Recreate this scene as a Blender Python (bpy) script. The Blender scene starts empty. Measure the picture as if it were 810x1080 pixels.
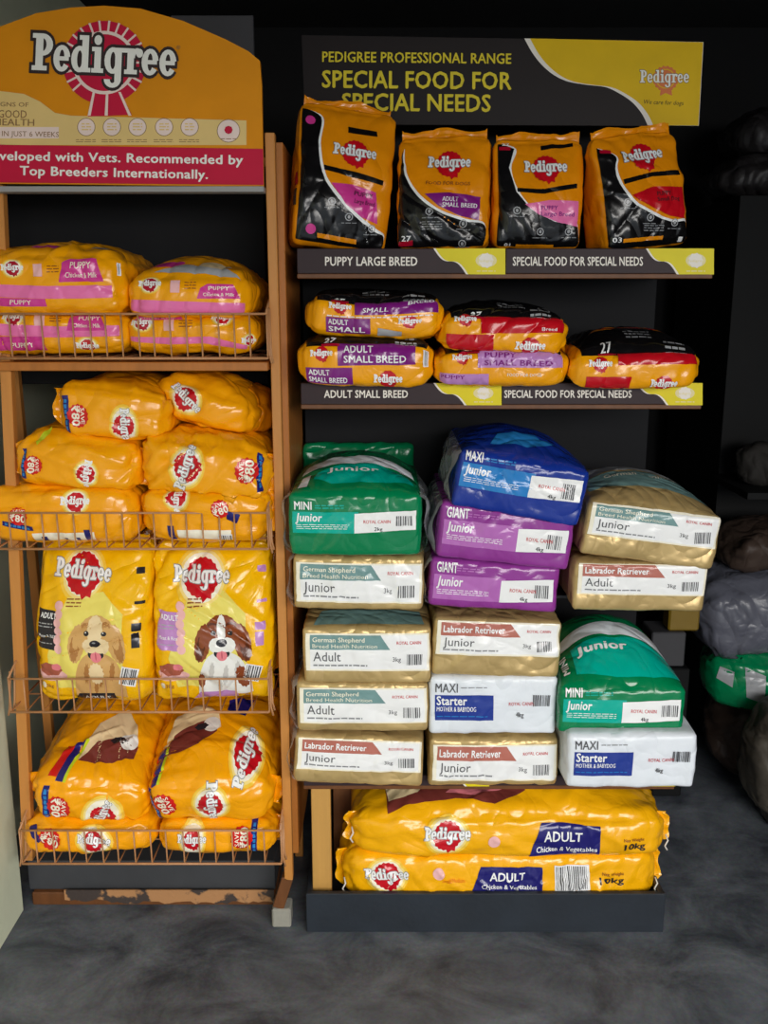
import bpy, math, random
import numpy as np
from mathutils import Vector, Matrix
from mathutils.bvhtree import BVHTree
from mathutils.geometry import tessellate_polygon, delaunay_2d_cdt

C = bpy.context.scene.collection
R = math.radians
# ------------------------------------------------------------------ camera
TH = R(12.5); FPX = 980.0; CAMZ = 1.62
cam = bpy.data.objects.new('camera', bpy.data.cameras.new('camera')); C.objects.link(cam)
cam.location = (0, 0, CAMZ); cam.rotation_euler = (R(90) - TH, 0, 0)
cam.data.sensor_fit = 'VERTICAL'; cam.data.sensor_height = 36; cam.data.lens = 36 * FPX / 1080
cam.data.clip_start = .01
bpy.context.scene.camera = cam
# ------------------------------------------------------------------ light
sc = bpy.context.scene
sc.view_settings.view_transform = 'Standard'; sc.view_settings.look = 'None'
sc.view_settings.gamma = 1; sc.view_settings.use_curve_mapping = False
sc.view_settings.exposure = 0.42
W = bpy.data.worlds.new('sky'); sc.world = W; W.use_nodes = True
W.node_tree.nodes['Background'].inputs[0].default_value = (.75, .87, 1, 1)
W.node_tree.nodes['Background'].inputs[1].default_value = .45
def area(name, loc, aim, sx, sy, power, col):
    l = bpy.data.lights.new(name, 'AREA'); l.shape = 'RECTANGLE'; l.size = sx; l.size_y = sy
    l.energy = power; l.color = col
    o = bpy.data.objects.new(name, l); C.objects.link(o); o.location = loc
    o.rotation_euler = (Vector(aim) - Vector(loc)).to_track_quat('-Z', 'Y').to_euler(); return o
area('street_daylight', (2.1, -2.9, 2.8), (-.2, 2.2, .4), 4.4, 2.6, 345, (1, .965, .92))

# ------------------------------------------------------------------ helpers
def pxv(pts, Y):
    """points given in the photograph's frame -> points standing on the upright plane at distance Y"""
    p = np.asarray(pts, float).reshape(-1, 2)
    u = (p[:, 0] - 405) / FPX; v = (p[:, 1] - 540) / FPX
    dy = math.cos(TH) - v * math.sin(TH); dz = -math.sin(TH) - v * math.cos(TH)
    s = Y / dy
    return np.stack([u * s, np.full(len(p), Y), CAMZ + dz * s], 1)
def at(x, y, Y): return Vector(pxv([(x, y)], Y)[0])

def lin(c):
    return tuple(((v / 255 / 12.92) if v / 255 <= .04045 else ((v / 255 + .055) / 1.055) ** 2.4) for v in c)
MATS = {}
def mat(name, rgb, rough=.5, kind='plain', metal=0, scale=60, bump=.2, var=.12, spec=.5):
    m = bpy.data.materials.new(name); m.use_nodes = True; MATS[name] = m
    nt = m.node_tree; N = nt.nodes; L = nt.links; b = N['Principled BSDF']
    c = lin(rgb)
    b.inputs['Roughness'].default_value = rough; b.inputs['Metallic'].default_value = metal
    b.inputs['Specular IOR Level'].default_value = spec
    tc = N.new('ShaderNodeTexCoord')
    n1 = N.new('ShaderNodeTexNoise'); n1.inputs['Scale'].default_value = scale * .2; n1.inputs['Detail'].default_value = 4
    L.new(tc.outputs['Object'], n1.inputs['Vector'])
    mx = N.new('ShaderNodeMix'); mx.data_type = 'RGBA'
    mx.inputs[6].default_value = (*[x * (1 - var) for x in c], 1); mx.inputs[7].default_value = (*[min(1, x * (1 + var)) for x in c], 1)
    L.new(n1.outputs['Fac'], mx.inputs[0]); L.new(mx.outputs[2], b.inputs['Base Color'])
    if kind == 'film':                                # creased plastic film: sharp folds where two noises cross their mean
        hs = []
        for sc_, ds, am in ((4.2, 1.8, 1.0), (11, 1.2, .26), (28, .6, .07)):
            w = N.new('ShaderNodeTexNoise'); w.inputs['Scale'].default_value = sc_; w.inputs['Detail'].default_value = 1.2; w.inputs['Distortion'].default_value = ds
            L.new(tc.outputs['Object'], w.inputs['Vector'])
            a = N.new('ShaderNodeMath'); a.operation = 'SUBTRACT'; a.inputs[1].default_value = .5; L.new(w.outputs['Fac'], a.inputs[0])
            q = N.new('ShaderNodeMath'); q.operation = 'ABSOLUTE'; L.new(a.outputs[0], q.inputs[0])
            k = N.new('ShaderNodeMath'); k.operation = 'MULTIPLY'; k.inputs[1].default_value = am; L.new(q.outputs[0], k.inputs[0]); hs.append(k)
        a1 = N.new('ShaderNodeMath'); a1.operation = 'ADD'; L.new(hs[0].outputs[0], a1.inputs[0]); L.new(hs[1].outputs[0], a1.inputs[1])
        a2 = N.new('ShaderNodeMath'); a2.operation = 'ADD'; L.new(a1.outputs[0], a2.inputs[0]); L.new(hs[2].outputs[0], a2.inputs[1])
        bp = N.new('ShaderNodeBump'); bp.inputs['Strength'].default_value = min(1, bump * 2.2); bp.inputs['Distance'].default_value = .045
        L.new(a2.outputs[0], bp.inputs['Height']); L.new(bp.outputs[0], b.inputs['Normal'])
    elif bump:
        n2 = N.new('ShaderNodeTexNoise'); n2.inputs['Scale'].default_value = scale; n2.inputs['Detail'].default_value = 6
        L.new(tc.outputs['Object'], n2.inputs['Vector'])
        bp = N.new('ShaderNodeBump'); bp.inputs['Strength'].default_value = bump; bp.inputs['Distance'].default_value = .003
        L.new(n2.outputs['Fac'], bp.inputs['Height']); L.new(bp.outputs[0], b.inputs['Normal'])
    if kind == 'wood':
        mp = N.new('ShaderNodeMapping'); mp.inputs['Scale'].default_value = (30, 30, 2.5)
        L.new(tc.outputs['Object'], mp.inputs[0]); L.new(mp.outputs[0], n1.inputs['Vector']); n1.inputs['Scale'].default_value = 1.5
    return m
def film(name, rgb, rough=.21, bump=.22, metal=0, var=.05): return mat(name, rgb, rough, 'film', metal, bump=bump, var=var)

film('yellow', (253, 170, 8)); film('glow_rim', (250, 206, 70)); film('glow_mid', (250, 226, 140)); film('deep_yellow', (246, 160, 10)); film('bright_yellow', (252, 192, 6)); film('sack_yellow', (253, 182, 12))
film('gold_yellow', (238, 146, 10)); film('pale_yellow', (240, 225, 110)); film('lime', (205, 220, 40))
film('black_film', (16, 15, 17), .22); film('red', (200, 16, 32)); film('magenta_red', (176, 12, 44))
film('white_film', (246, 247, 248), .3); film('cream', (250, 244, 224)); film('purple', (128, 30, 128)); film('magenta', (214, 60, 150))
film('lilac', (196, 140, 204)); film('pink', (240, 120, 180)); film('soft_pink', (244, 190, 190)); film('navy', (34, 32, 112))
film('green', (0, 128, 78)); film('turquoise', (0, 176, 156)); film('blue', (22, 52, 150)); film('sky_blue', (40, 130, 205))
film('violet', (148, 58, 152)); film('light_violet', (186, 110, 190)); film('gold', (200, 172, 116), .34, .34, .3)
film('teal_grey', (118, 154, 154)); film('rust', (186, 112, 98)); film('label_grey', (88, 88, 92)); film('pack_white', (232, 238, 246), .35)
film('starter_blue', (40, 62, 150)); film('grey_print', (140, 142, 146)); film('dark_print', (40, 38, 44)); film('brown_print', (150, 84, 40))
film('fur_gold', (214, 168, 104)); film('fur_light', (238, 214, 168)); film('fur_brown', (140, 70, 36)); film('fur_white', (240, 240, 236))
film('tongue', (232, 130, 140)); film('muzzle_brown', (120, 54, 48)); film('silver', (170, 172, 176), .3); film('orange', (244, 140, 24))
film('meat', (170, 90, 70)); film('badge_red', (214, 30, 28))
mat('sign_amber', (222, 142, 12), .55, bump=.03, spec=.2); mat('sign_red', (196, 24, 62), .5, bump=.03, spec=.2); mat('sign_white', (238, 238, 232), .5, bump=.02)
mat('sign_beige', (226, 196, 128), .5, bump=.02, spec=.2); mat('sign_outline', (40, 22, 24), .5, bump=.02); mat('sign_pinkwhite', (236, 214, 206), .5, bump=.02)
mat('sign_brown', (140, 104, 62), .5, bump=.02); mat('board_black', (30, 24, 25), .5, bump=.03, spec=.2); mat('board_yellow', (226, 186, 10), .5, bump=.03, spec=.2)
mat('strip_brown', (54, 42, 46), .5, bump=.04, spec=.2); mat('strip_yellow', (228, 212, 30), .45, bump=.03, spec=.2); mat('letter_yellow', (226, 206, 52), .5, bump=.02, spec=.2)
mat('letter_white', (236, 230, 222), .5, bump=.02); mat('faded_logo', (230, 218, 160), .5, bump=.02); mat('rosette_orange', (214, 110, 40), .5, bump=.02)
mat('stile_wood', (176, 108, 40), .5, 'wood', var=.3, scale=80); mat('post_paint', (196, 132, 62), .5, 'wood', var=.22, scale=90)
mat('dark_wood', (104, 62, 28), .55, 'wood', var=.35); mat('light_wood', (198, 150, 78), .5, 'wood', var=.2)
mat('wire', (188, 136, 92), .42, scale=200, var=.25); mat('dark_metal', (34, 36, 40), .45, scale=50); mat('back_panel', (25, 26, 29), .7, spec=.2, scale=40)
mat('tray_black', (34, 41, 50), .5, scale=70, var=.35); mat('grey_board', (62, 62, 66), .6); mat('block_grey', (150, 148, 138), .8, scale=80, bump=.6)
mat('lip_grey', (150, 150, 150), .5); mat('wall_green', (222, 228, 200), .75, scale=25, bump=.5, var=.12)
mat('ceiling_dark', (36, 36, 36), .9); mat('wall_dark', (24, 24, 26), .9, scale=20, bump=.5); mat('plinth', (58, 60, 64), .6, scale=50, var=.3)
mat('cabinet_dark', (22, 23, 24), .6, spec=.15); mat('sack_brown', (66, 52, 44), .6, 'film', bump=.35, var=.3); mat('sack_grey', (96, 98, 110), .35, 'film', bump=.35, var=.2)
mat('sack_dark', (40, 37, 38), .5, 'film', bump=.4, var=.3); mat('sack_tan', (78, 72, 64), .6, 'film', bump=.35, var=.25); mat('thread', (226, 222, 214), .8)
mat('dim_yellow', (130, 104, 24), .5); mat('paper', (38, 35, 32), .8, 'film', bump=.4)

m = film('clear_film', (225, 228, 234), .18, .3); b_ = m.node_tree.nodes['Principled BSDF']; b_.inputs['Alpha'].default_value = .42
# peeled orange edge
def peel():
    m = mat('peeled_edge', (70, 60, 54), .7, scale=90, bump=.5); nt = m.node_tree; N = nt.nodes; L = nt.links
    tc = N.new('ShaderNodeTexCoord'); n = N.new('ShaderNodeTexNoise'); n.inputs['Scale'].default_value = 16; n.inputs['Detail'].default_value = 8
    rp = N.new('ShaderNodeValToRGB'); e = rp.color_ramp.elements; e[0].position = .47; e[0].color = (*lin((64, 54, 50)), 1); e[1].position = .52; e[1].color = (*lin((176, 128, 84)), 1)
    L.new(tc.outputs['Object'], n.inputs['Vector']); L.new(n.outputs['Fac'], rp.inputs[0]); L.new(rp.outputs[0], N['Principled BSDF'].inputs['Base Color'])
peel()
def concrete():
    m = mat('concrete', (92, 96, 104), .62, scale=30, bump=.35); nt = m.node_tree; N = nt.nodes; L = nt.links
    tc = N.new('ShaderNodeTexCoord')
    a = N.new('ShaderNodeTexNoise'); a.inputs['Scale'].default_value = 4.2; a.inputs['Detail'].default_value = 8; a.inputs['Roughness'].default_value = .68; a.inputs['Distortion'].default_value = .6
    mp = N.new('ShaderNodeMapping'); mp.inputs['Scale'].default_value = (1, 1.3, 1); mp.inputs['Rotation'].default_value = (0, 0, .25)
    L.new(tc.outputs['Object'], mp.inputs[0]); L.new(mp.outputs[0], a.inputs['Vector'])
    rp = N.new('ShaderNodeValToRGB'); e = rp.color_ramp.elements
    e[0].position = .34; e[0].color = (*lin((56, 61, 69)), 1); e[1].position = .68; e[1].color = (*lin((116, 122, 130)), 1)
    g = N.new('ShaderNodeTexNoise'); g.inputs['Scale'].default_value = 120; g.inputs['Detail'].default_value = 3
    L.new(tc.outputs['Object'], g.inputs['Vector'])
    mx = N.new('ShaderNodeMix'); mx.data_type = 'RGBA'; mx.blend_type = 'OVERLAY'; mx.inputs[0].default_value = .35
    L.new(a.outputs['Fac'], rp.inputs[0]); L.new(rp.outputs[0], mx.inputs[6]); L.new(g.outputs['Color'], mx.inputs[7])
    L.new(mx.outputs[2], N['Principled BSDF'].inputs['Base Color'])
    r2 = N.new('ShaderNodeMapRange'); r2.inputs[3].default_value = .38; r2.inputs[4].default_value = .8
    L.new(a.outputs['Fac'], r2.inputs[0]); L.new(r2.outputs[0], N['Principled BSDF'].inputs['Roughness'])
concrete()

def link(name, me, parent=None, mats=None):
    o = bpy.data.objects.new(name, me); C.objects.link(o); o.parent = parent
    for m in (mats or []): me.materials.append(MATS[m])
    return o
def tag(o, label=None, cat=None, group=None, kind=None):
    for k, v in (('label', label), ('category', cat), ('group', group), ('kind', kind)):
        if v: o[k] = v
    return o
def empty(name, loc=(0, 0, 0), **k):
    o = bpy.data.objects.new(name, None); C.objects.link(o); o.location = loc; o.empty_display_size = .05
    return tag(o, **k)
def pymesh(name, V, F, smooth=False, midx=None):
    me = bpy.data.meshes.new(name); me.from_pydata([tuple(map(float, v)) for v in V], [], [tuple(map(int, f)) for f in F])
    if smooth: me.polygons.foreach_set('use_smooth', [True] * len(F))
    if midx is not None: me.polygons.foreach_set('material_index', midx)
    me.update(); return me
class MB:
    """collects solids for ONE mesh"""
    def __init__(s): s.V = []; s.F = []; s.M = []; s.sm = []
    def add(s, V, F, m=0, smooth=False):
        b = len(s.V); s.V += [tuple(v) for v in V]; s.F += [tuple(i + b for i in f) for f in F]; s.M += [m] * len(F); s.sm += [smooth] * len(F)
    def box(s, lo, hi, m=0, bev=.0015, M=None):
        lo = np.array(lo, float); hi = np.array(hi, float); b = min(bev, (hi - lo).min() * .3)
        V = []; idx = {}
        for i in (0, 1):
            for j in (0, 1):
                for k in (0, 1):
                    c = np.where([i, j, k], hi, lo); d = np.where([i, j, k], -b, b)
                    for a in range(3):
                        p = c + d; p[a] = c[a]; idx[(i, j, k, a)] = len(V); V.append(p)
        F = []
        for a in range(3):
            o = [x for x in range(3) if x != a]
            for sd in (0, 1):
                q = []
                for (x, y) in ((0, 0), (1, 0), (1, 1), (0, 1)):
                    t = [0, 0, 0]; t[a] = sd; t[o[0]] = x; t[o[1]] = y; q.append(idx[(*t, a)])
                if (sd == 1) == (a == 1): q = q[::-1]
                F.append(q)
            for (x, y) in ((0, 0), (1, 0), (1, 1), (0, 1)):      # bevelled edge running along axis a
                t0 = [0, 0, 0]; t0[o[0]] = x; t0[o[1]] = y; t1 = list(t0); t1[a] = 1
                F.append([idx[(*t0, o[0])], idx[(*t1, o[0])], idx[(*t1, o[1])], idx[(*t0, o[1])]])
        for i in (0, 1):
            for j in (0, 1):
                for k in (0, 1): F.append([idx[(i, j, k, a)] for a in range(3)])
        if M is not None: V = [tuple(M @ Vector(v)) for v in V]
        s.add(V, F, m)
    def bar(s, a, b, w, d=None, m=0, up=(0, 1, 0)):
        a = Vector(a); b = Vector(b); z = (b - a); L = z.length; z.normalize(); x = Vector(up).cross(z).normalized(); y = z.cross(x)
        M = Matrix.Translation(a) @ Matrix((x, y, z)).transposed().to_4x4(); d = d or w
        s.box((-w / 2, -d / 2, 0), (w / 2, d / 2, L), m, M=M)
    def tube(s, pts, r, n=6, m=0):
        pts = [Vector(p) for p in pts]; V = []; F = []
        for i, p in enumerate(pts):
            t = (pts[min(i + 1, len(pts) - 1)] - pts[max(i - 1, 0)]).normalized()
            x = t.cross(Vector((.3, .2, 1) if abs(t.z) < .9 else (1, 0, .1))).normalized(); y = t.cross(x)
            V += [p + r * (math.cos(2 * math.pi * k / n) * x + math.sin(2 * math.pi * k / n) * y) for k in range(n)]
        for i in range(len(pts) - 1):
            for k in range(n): F.append((i * n + k, i * n + (k + 1) % n, (i + 1) * n + (k + 1) % n, (i + 1) * n + k))
        F.append(tuple(range(n))[::-1]); F.append(tuple((len(pts) - 1) * n + k for k in range(n)))
        s.add(V, F, m, True)
    def build(s, name, mats, parent=None, org=None):
        V = np.array(s.V, float)
        if org is not None: V = V - np.array(org)
        me = pymesh(name, V, s.F, midx=s.M); me.polygons.foreach_set('use_smooth', s.sm)
        import bmesh
        bm = bmesh.new(); bm.from_mesh(me); bmesh.ops.recalc_face_normals(bm, faces=bm.faces); bm.to_mesh(me); bm.free()
        return link(name, me, parent, [mats] if isinstance(mats, str) else mats)

# ------------------------------------------------------------------ flat print (2D shapes)
def refine(V, T, L):
    V = [tuple(v) for v in V]; T = [tuple(t) for t in T]
    for _ in range(7):
        mid = {}; out = []; any_ = False
        def m(a, b):
            k = (a, b) if a < b else (b, a)
            if k not in mid: mid[k] = len(V); V.append(((V[a][0] + V[b][0]) / 2, (V[a][1] + V[b][1]) / 2))
            return mid[k]
        L2 = L * L
        for a, b, c in T:
            e = [(V[p][0] - V[q][0]) ** 2 + (V[p][1] - V[q][1]) ** 2 > L2 for p, q in ((a, b), (b, c), (c, a))]
            n = sum(e)
            if n == 0: out.append((a, b, c)); continue
            any_ = True
            while not (n == 3 or (n == 1 and e[0]) or (n == 2 and e[0] and e[1])):
                a, b, c = b, c, a; e = [e[1], e[2], e[0]]
            ab = m(a, b)
            if n == 1: out += [(a, ab, c), (ab, b, c)]; continue
            bc = m(b, c)
            if n == 2: out += [(a, ab, c), (ab, bc, c), (ab, b, bc)]; continue
            ca = m(c, a); out += [(a, ab, ca), (ab, b, bc), (ca, bc, c), (ab, bc, ca)]
        T = out
        if not any_: break
    return V, T
def poly(pts): return [tuple(p) for p in pts], [tuple(t) for t in tessellate_polygon([[Vector((p[0], p[1], 0)) for p in pts]])]
def crv(pts, n=5):
    P = [np.array(p, float) for p in pts]; out = []
    for i in range(len(P) - 1):
        a, b, c, d = P[max(i - 1, 0)], P[i], P[i + 1], P[min(i + 2, len(P) - 1)]
        for k in range(n):
            t = k / n; out.append(tuple(.5 * (2 * b + (c - a) * t + (2 * a - 5 * b + 4 * c - d) * t * t + (3 * b - a - 3 * c + d) * t ** 3)))
    return out + [tuple(P[-1])]
def rect(x0, y0, x1, y1): return [(x0, y0), (x1, y0), (x1, y1), (x0, y1)], [(0, 1, 2), (0, 2, 3)]
def ell(cx, cy, rx, ry, n=20, scal=0, rot=0):
    V = [(cx, cy)]; c, s_ = math.cos(rot), math.sin(rot)
    for i in range(n):
        k = 1 - (scal if i % 2 else 0); a = 2 * math.pi * i / n; x = rx * k * math.cos(a); y = ry * k * math.sin(a)
        V.append((cx + x * c - y * s_, cy + x * s_ + y * c))
    return V, [(0, 1 + i, 1 + (i + 1) % n) for i in range(n)]
def ring(cx, cy, rx, ry, tx, ty, a0=0, a1=360, n=14, o=0):
    V = []; F = []
    for i in range(n + 1):
        a = R(a0 + (a1 - a0) * i / n); c, s_ = math.cos(a), math.sin(a)
        V += [(cx + (rx + o) * c, cy + (ry + o) * s_), (cx + max(.01, rx - tx - o) * c, cy + max(.01, ry - ty - o) * s_)]
    for i in range(n): F += [(2 * i, 2 * i + 2, 2 * i + 1), (2 * i + 1, 2 * i + 2, 2 * i + 3)]
    return V, F
def merge(parts):
    V = []; T = []
    for v, t in parts:
        b = len(V); V += list(v); T += [tuple(i + b for i in f) for f in t]
    if len(parts) == 1: return V, T
    # overlapping shapes are united so that no two faces lie in one another
    T = [t if (V[t[1]][0] - V[t[0]][0]) * (V[t[2]][1] - V[t[0]][1]) - (V[t[1]][1] - V[t[0]][1]) * (V[t[2]][0] - V[t[0]][0]) > 0 else t[::-1] for t in T]
    r = delaunay_2d_cdt([Vector((float(v[0]), float(v[1]))) for v in V], [], [list(map(int, t)) for t in T], 1, 1e-5)
    T2 = [tuple(f) for f, o in zip(r[2], r[5]) if o and len(f) == 3]
    return [(v.x, v.y) for v in r[0]], T2
WORDS = {}
def word(o=0., n=12):
    if (o, n) not in WORDS: WORDS[(o, n)] = word_(o, n)
    return WORDS[(o, n)]
def word_(o=0., n=12):
    """a slab-serif word mark drawn from bars and rings; x-height 1, y up"""
    P = []; x = 0
    def r(x0, y0, x1, y1): P.append(rect(x + x0 - o, y0 - o, x + x1 + o, y1 + o))
    def g(cx, cy, rx, ry, tx, ty, a0=0, a1=360, nn=n): P.append(ring(x + cx, cy, rx, ry, tx, ty, a0, a1, nn, o))
    def e():
        g(.42, .5, .42, .52, .27, .15, 8, 325); r(.2, .43, .76, .56)
    for ch in 'Pedigree':
        if ch == 'P': r(.18, 0, .52, 1.45); r(0, 0, .74, .15); r(0, 1.3, .5, 1.45); g(.5, 1.02, .52, .43, .3, .15, -90, 90, n // 2 + 1); adv = 1.1
        if ch == 'e': e(); adv = .92
        if ch == 'd': g(.42, .5, .42, .52, .27, .15); r(.55, 0, .85, 1.45); r(.4, 1.3, .85, 1.45); r(.55, 0, .98, .14); adv = 1.06
        if ch == 'i': r(.14, 0, .44, 1); r(0, 0, .58, .14); r(0, .86, .44, 1); P.append(ell(x + .28, 1.3, .18 + o, .18 + o, n)); adv = .66
        if ch == 'g': g(.42, .5, .42, .52, .27, .15); r(.55, -.3, .85, 1); r(.7, .86, 1.0, 1); g(.43, -.26, .42, .32, .27, .15, 180, 360, n // 2 + 1); adv = 1.04
        if ch == 'r': r(.14, 0, .44, 1); r(0, 0, .62, .14); r(0, .86, .44, 1); g(.62, .58, .34, .44, .2, .16, 60, 170, n // 2); P.append(ell(x + .74, .84, .16 + o, .16 + o, n)); adv = .88
        x += adv
    return merge(P), x - .06
TXT = {}
def textmesh(s, bold, shear):
    k = (s, bold, shear)
    if k in TXT: return TXT[k]
    cu = bpy.data.curves.new('lettering', 'FONT'); cu.body = s; cu.shear = shear; cu.resolution_u = 2; cu.space_character = 1 + bold * 1.2
    ob = bpy.data.objects.new('lettering', cu); C.objects.link(ob)
    dg = bpy.context.evaluated_depsgraph_get(); me = bpy.data.meshes.new_from_object(ob.evaluated_get(dg))
    V = np.zeros(len(me.vertices) * 3); me.vertices.foreach_get('co', V); V = V.reshape(-1, 3)[:, :2]
    me.calc_loop_triangles(); T = [tuple(t.vertices) for t in me.loop_triangles]
    bpy.data.objects.remove(ob); bpy.data.curves.remove(cu); bpy.data.meshes.remove(me)
    TXT[k] = (V, T); return TXT[k]
def rotv(V, cx, cy, deg):
    c, s_ = math.cos(R(deg)), math.sin(R(deg)); V = np.asarray(V, float)
    return np.stack([cx + (V[:, 0] - cx) * c - (V[:, 1] - cy) * s_, cy + (V[:, 0] - cx) * s_ + (V[:, 1] - cy) * c], 1)
# every entry: (part name, material, layer, V, T), in photo-frame units with y DOWN
def sh(part, m, layer, VT, rot=None):
    V, T = VT
    if rot: V = rotv(V, *rot)
    return [(part, m, layer, V, T)]
def txt(s, x, y, h, m='white_film', w=None, rot=0, bold=.02, shear=0, part='lettering', layer=3):
    """text with its left end on (x, y) = baseline start, capital height h, optional fitted width w, rotated by rot deg clockwise"""
    V, T = textmesh(s, bold, shear); V = np.array(V)
    ref = textmesh('H', bold, 0)[0][:, 1]; k = h / (ref.max() - ref.min())
    x0 = V[:, 0].min(); wx = (V[:, 0].max() - x0) * k; kx = k * (w / wx if w else 1)
    V = np.stack([x + (V[:, 0] - x0) * kx, y - V[:, 1] * k], 1)
    bx, by = bold * .75 * kx * 1.0, bold * .6 * k; out = []
    for i, (dx, dy) in enumerate(((-1, -.7), (1, -.7), (0, 1), (0, 0)) if bold >= .03 and h > 5 else ((-.8, 0), (.8, 0)) if bold >= .015 else ((0, 0),)):
        out += sh(part, m, layer + .09 * i, (V + [dx * bx, dy * by], T), (x, y, rot) if rot else None)
    return out
def dashes(x0, y0, x1, n, m='grey_print', h=1.0, gap=2.6, seed=1, layer=3, rot=0):
    rg = random.Random(seed); P = []
    for i in range(n):
        x = x0; y = y0 + i * gap
        while x < x1:
            w = rg.uniform(3, 8); P.append(rect(x, y, min(x + w, x1), y + h)); x += w + 1.2
    return sh('fine_print', m, layer, merge(P), (x0, y0, rot) if rot else None)
def barcode(x0, y0, x1, y1, bg='white_film', seed=2, rot=0):
    rg = random.Random(seed); P = []; x = x0 + 1.5
    while x < x1 - 2: w = rg.choice((.5, .9, 1.4)); P.append(rect(x, y0 + 1.2, x + w, y1 - 1.5)); x += w + rg.choice((.6, .9, 1.2))
    out = sh('barcode', 'label_grey', 3, merge(P), (x0, y0, rot) if rot else None)
    if bg: out += sh('barcode', bg, 2, rect(x0, y0, x1, y1), (x0, y0, rot) if rot else None)
    return out
def logo(cx, cy, w, rot=0, glow='cream', big=None, red='red', L=1, gx=.5, gy=.44, tail=True):
    big = (w > 34) if big is None else big; n = 12 if big else 7; out = []
    if glow:
        out += sh('logo', 'glow_rim', L - .5, ell(cx, cy, w * gx * 1.0, w * gy * 1.0, 26), (cx, cy, rot)) + sh('logo', 'glow_mid', L - .2, ell(cx, cy, w * gx * .88, w * gy * .88, 24), (cx, cy, rot))
        out += sh('logo', glow, L + .1, ell(cx, cy, w * gx * .78, w * gy * .78, 22), (cx, cy, rot))
    P = [ell(cx, cy, w * .32, w * .32, 36 if big else 20, .07)]
    if tail: P += [poly([(cx - w * .02, cy + w * .25), (cx + w * .2, cy + w * .2), (cx + w * .2, cy + w * .33), (cx + w * .12, cy + w * .31), (cx + w * .05, cy + w * .38)])]
    out += sh('logo', red, L + 1, merge(P), (cx, cy, rot))
    for o, m, l in ((.1, 'grey_print', L + 2), (.03, 'white_film', L + 3)):
        if not big and o > .05: continue
        (V, T), ww = word(o if big else .06, n); V = np.array(V); k = w / ww
        V = np.stack([cx - w / 2 + V[:, 0] * k, cy + w * .075 - V[:, 1] * k * 1.3], 1)
        out += sh('logo', m, l, (V, T), (cx, cy, rot))
    return out

def flat_print(name, decals, Y, parent, base=None, mats=None, dy=.0004, org=None):
    """flat printing lying on an upright board whose face stands at distance Y"""
    parts = {}
    for part, m, layer, V, T in decals: parts.setdefault(part if name is None else name, []).append((m, layer, V, T))
    for pn, items in parts.items():
        V3 = []; F = []; mi = []; ml = []
        for m, layer, V, T in items:
            if m not in ml: ml.append(m)
            P = pxv(V, Y - .0012 - dy * layer)
            b = len(V3); V3 += list(P); F += [tuple(i + b for i in t) for t in T]; mi += [ml.index(m)] * len(T)
        V3 = np.array(V3)
        if org is not None: V3 = V3 - np.array(org)
        link(pn, pymesh(pn, V3, F, midx=mi), parent, ml)

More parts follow.
